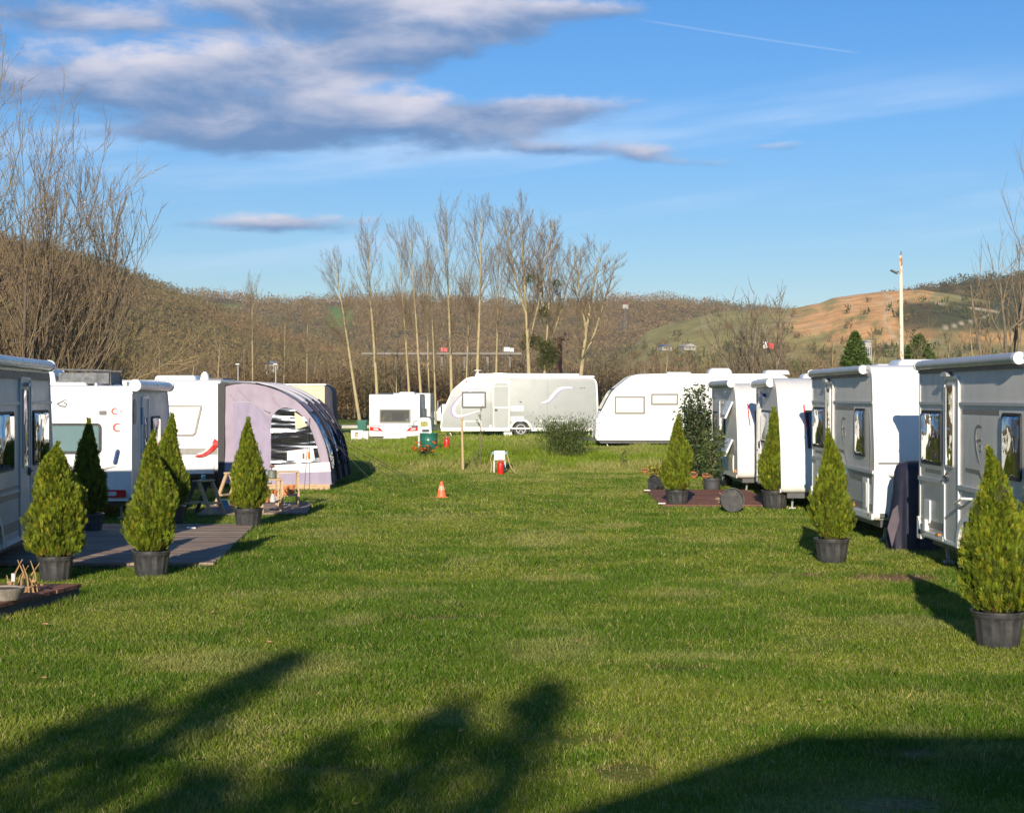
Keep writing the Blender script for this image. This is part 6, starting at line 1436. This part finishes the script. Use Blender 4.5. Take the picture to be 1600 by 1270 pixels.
# ------------------------------------------------------------------ poles, tower, viaduct, far buildings
t = thing('light_pole', 1411, 60, 'tall white light pole streaked with rust, behind the right caravans', 'light pole', z=0)
MB().tube([(0, 0, 0), (-.10, 0, Z_at(400, 60))], [.085, .065], 10).build('pole', M['rust_white'], t); MB().tube([(-.10, 0, Z_at(400, 60) - .05), (-.08, 0, Z_at(393, 60))], .02, 6).build('tip', M['dark_grey'], t)
zz = Z_at(426, 60); a = MB().tube([(-.09, 0, zz + .05), (-.30, 0, zz)], .02, 6).build('arm', M['dark_grey'], t); MB().add([(p[0] - .09, p[1], p[2]) for p in [(-.38, -.1, zz + .06), (-.14, -.1, zz - .06), (-.14, .1, zz - .06), (-.38, .1, zz + .06), (-.36, -.1, zz + .11), (-.12, -.1, zz + .0), (-.12, .1, zz + .0), (-.36, .1, zz + .11)]], [(0, 3, 2, 1), (4, 5, 6, 7), (0, 1, 5, 4), (1, 2, 6, 5), (2, 3, 7, 6), (3, 0, 4, 7)]).build('lamp_head', M['dark_grey'], a, 0)
t = thing('rusty_mast', 874.5, 150, 'rusty mast with a small platform head between the right poplars', 'mast', z=-.3)
MB().tube([(0, 0, 0), (0, 0, 8.0)], .22, 8).build('mast', M['rust'], t); MB().box(-.9, .9, -.5, .5, 7.7, 7.85).box(-.7, -.5, -.1, .1, 7.85, 8.5).box(.35, .6, -.1, .1, 7.85, 8.4).build('platform', M['rust'], t, 0)
t = thing('lattice_tower', 977, 900, 'small lattice tower with red and white top on the distant slope', 'tower', z=Z_at(516, 900)); mb = MB()
for x, y in ((-1, -1), (1, -1), (1, 1), (-1, 1)): mb.beam((x * 1.6, y * 1.6, 0), (x * 1.0, y * 1.0, 13), .3, .3)
for k in range(6): mb.beam((-1.6 + .1 * k, -1.5, k * 2.2), (1.6 - .1 * k, -1.5, k * 2.2 + 2.2), .22, .22).beam((1.6 - .1 * k, -1.5, k * 2.2), (-1.6 + .1 * k, -1.5, k * 2.2 + 2.2), .22, .22)
mb.build('lattice', M['dark_grey'], t, 0); MB().box(-1.5, 1.5, -1.5, 1.5, 12, 14.2).build('head', M['concrete'], t, 0)
mw = MB().tube([(0, 0, 14.5), (0, 0, 17)], .15, 5).build('aerial', M['red_paint'], t)
def house(px, py, Y, w_, h, d, wall, roof, lb, name='house', cat='house'):
    t = thing(name, px, Y, lb, cat, z=Z_at(py, Y) - h); t.rotation_euler = (0, 0, .25)
    MB().box(-w_ / 2, w_ / 2, 0, d, -h * .3, h).build('wall', wall, t, 0)
    MB().prism([(-w_ / 2 - w_ * .05, h), (w_ / 2 + w_ * .05, h), (0, h + w_ * .22)], -.4, d + .4).build('roof', roof, t, 0)
    for k in range(3): x = -w_ / 2 + w_ * (.2 + .3 * k); MB().box(x - w_ * .055, x + w_ * .055, -.05, .02, h * .4, h * .75).build('window', M['dark_grey'], t, 0)
wy = mat('yellow_render', (.48, .38, .20), .8); wr = mat('red_tile', (.38, .14, .09), .8); wc = mat('cream_render', (.34, .32, .27), .8); wb = mat('blue_sheet_roof', (.12, .16, .26), .6)
house(962, 484, 1330, 9, 6, 8, wy, wr, 'yellowish house on the skyline above the lattice tower, left of two others')
house(981, 477, 1340, 10, 6, 8, wr, wr, 'red house on the skyline above the lattice tower')
house(997, 478, 1340, 8, 5, 8, wy, wr, 'small yellow house on the skyline right of the red one')
house(1042, 541, 415, 2.6, .9, 4, wc, wb, 'long low shed with a blue roof below the grassy slope', 'shed', 'shed'); house(1078, 541, 415, 3.2, .8, 4, wc, M['concrete'], 'pale low shed below the grassy slope, right of the blue-roofed one', 'shed', 'shed')
house(1357, 534, 410, 1.8, 6, 3, M['concrete'], M['silver'], 'small grey concrete hut below the orange hill', 'hut', 'hut'); house(425, 568, 240, 2, 1.4, 2, wc, wb, 'tiny pale hut in the brown wood above the tent', 'hut', 'hut')
def lorry(px, py, Y, L, cabm, boxm, lb, flip=1):
    t = thing('lorry', px, Y, lb, 'lorry', z=Z_at(py, Y)); t.scale = (.62,) * 3; MB().box(-L / 2, L / 2 - 2.6 * 1, -1.2, 1.2, .9, 3.7).build('box_body', boxm, t, 0); MB().box(L / 2 - 2.3, L / 2, -1.2, 1.2, .6, 3.2).build('cab', cabm, t, 0, .15)
    for x in (-L / 2 + 1.2, -L / 2 + 2.4, L / 2 - 1.2): MB().lathe([(.1, -.2), (.5, -.2), (.5, .2), (.1, .2)], 12, (x, -1.1, .5), 'y').build('wheel', M['dark_rub'], t)
lorry(1200, 548, 405, 4.4, M['red_paint'], M['white_old'], 'white box lorry with a red cab on the road below the orange hill')
YV = 640.0; t = thing('viaduct', 690, YV, 'long pale road viaduct crossing behind the poplars', 'viaduct', z=0); zt = Z_at(551.5, YV); Lh = 125 / sc(YV)
vc = mat('stained_concrete', (.24, .21, .17), .9, var=.3, scale=.1); MB().box(-Lh, Lh, 0, 8, zt - .7, zt).build('deck', vc, t, 0); MB().box(-Lh, Lh, -.05, .2, zt, zt + .25).build('parapet', vc, t, 0)
for k in range(7): x = -Lh + Lh * (k + .5) * 2 / 7; MB().box(x - .5, x + .5, 2, 6, 0, zt - .7).build('pier', vc, t, 0)
lorry(694, 551.5, YV + 2, 4.2, M['red_paint'], M['red_paint'], 'small red van driving on the viaduct'); lorry(795, 551.5, YV + 2, 6.4, M['white_old'], M['white_old'], 'white lorry near the right end of the viaduct')
for px, lb in ((372, 'thin grey lamp post above the tent, left of its twin'), (431, 'thin grey lamp post above the tent, right of its twin')):
    t = thing('lamp_post', px, 132, lb, 'lamp post', z=-.2); MB().tube([(0, 0, 0), (0, 0, Z_at(566, 132))], [.06, .04], 6).build('pole', M['silver'], t); MB().box(-.15, .15, -.3, .1, Z_at(566, 132), Z_at(566, 132) + .08).build('lamp_head', M['silver'], t, 0)

# ------------------------------------------------------------------ what stands behind the camera and throws the foreground shadows
M['plank_wall'] = deck_mat('cabin_boards', (.20, .12, .07), (.32, .2, .12), .16, 2)
hx, hy = -.22, -6.25; t = empty('site_cabin', (hx, hy, 0), 0, 'timber cabin with a hipped roof behind the camera, casting the foreground shadow', 'cabin')
MB().box(-1.6, 11.5, -2.7, 2.7, -.1, 2.75).build('wall', M['plank_wall'], t, 0)
ZR = 5.0; RV = [(-2.75, 3.1, 2.6), (-2.75, -3.1, 2.6), (11.9, -3.1, 2.6), (11.9, 3.1, 2.6), (0, 0, ZR), (11.9, 0, ZR + .05)]
MB().add(RV, [(0, 4, 1), (0, 3, 5, 4), (1, 4, 5, 2), (2, 5, 3), (0, 1, 2, 3)]).build('roof', M['dark_grey'], t, 0)
dr = MB().box(2, 2.95, 2.69, 2.75, 0, 2.1).build('door', M['wood_pale'], t, 0); MB().sphere((2.85, 2.8, 1.05), .04, n=5).build('handle', M['silver'], dr)
for x in (5, 8): w1 = MB().ring(rrect(x, x + 1.2, .9, 2.0, .02), rrect(x + .07, x + 1.13, .97, 1.93, .02), 2.69, 2.76).build('window', M['white'], t, 0); MB().box(x + .06, x + 1.14, 2.69, 2.73, .96, 1.94).build('pane', M['pane'], w1, 0)
def shade_tree(loc, H, R_, lb, seed, n=9000, pw=.7):
    r = empty('evergreen_tree', loc, 0, lb, 'evergreen tree'); rg = np.random.RandomState(seed); MB().tube([(0, 0, 0), (0, 0, H * .92)], [.16, .03], 8).build('trunk', M['bark'], r)
    t = rg.rand(n) ** .75; a = rg.rand(n) * 6.28; lump = 1 + .7 * (vnoise(a * 1.6 + 9, t * 8, 1, seed) - .5); rad = R_ * (1 - t) ** pw * lump * rg.rand(n) ** .45 + .03
    P = np.stack([np.cos(a) * rad, np.sin(a) * rad, .8 + t * (H - .8)], -1); V, F, C = leaf_cloud(rg, P, .085, (.06, .09, .02), .5, 2.2); mesh_np('foliage', V, F, M['leaf'], r, C)
ct = 1 / math.tan(R(SUN_EL)); sx_, sy_ = math.sin(R(SUN_AZ)), math.cos(R(SUN_AZ))
for (tx_, ty_, H, R_, n_, lb, sd_, pw) in ((-1.75, 13.0, 6.4, .45, 1500, 'slender evergreen behind the camera, leftmost of the row', 91, .45), (-2.55, 11.0, 5.4, .8, 1400, 'evergreen behind the camera, second from the left of the row', 94, .5),
        (.30, 11.7, 7.4, .55, 1600, 'tallest evergreen behind the camera, nearest the cabin', 92, .45), (-.35, 10.9, 6.6, .60, 1500, 'evergreen behind the camera, left of the tallest one', 93, .5), (-1.0, 9.9, 6.0, .62, 1300, 'evergreen behind the camera, middle of the row', 95, .5), (-1.6, 9.0, 5.6, .6, 1200, 'thin evergreen behind the camera, right of the leftmost pair', 96, .5)):
    shade_tree((tx_ - sx_ * ct * H, ty_ - sy_ * ct * H, 0), H, R_, lb, sd_, n_, pw)

# ------------------------------------------------------------------ air between here and the hills
hz = MB().box(-1500, 1500, -60, 1460, -3, 190).build('haze', M['white'], None, 0); prop(hz, kind='stuff')
m = bpy.data.materials.new('haze_air'); m.use_nodes = True; t = m.node_tree; t.nodes.clear()
pv_ = nd(t, 'ShaderNodeVolumePrincipled', {'Color': (.80, .86, .95), 'Density': 0.00013}); o_ = nd(t, 'ShaderNodeOutputMaterial', {'Volume': pv_.outputs[0]})
hz.data.materials.clear(); hz.data.materials.append(m)
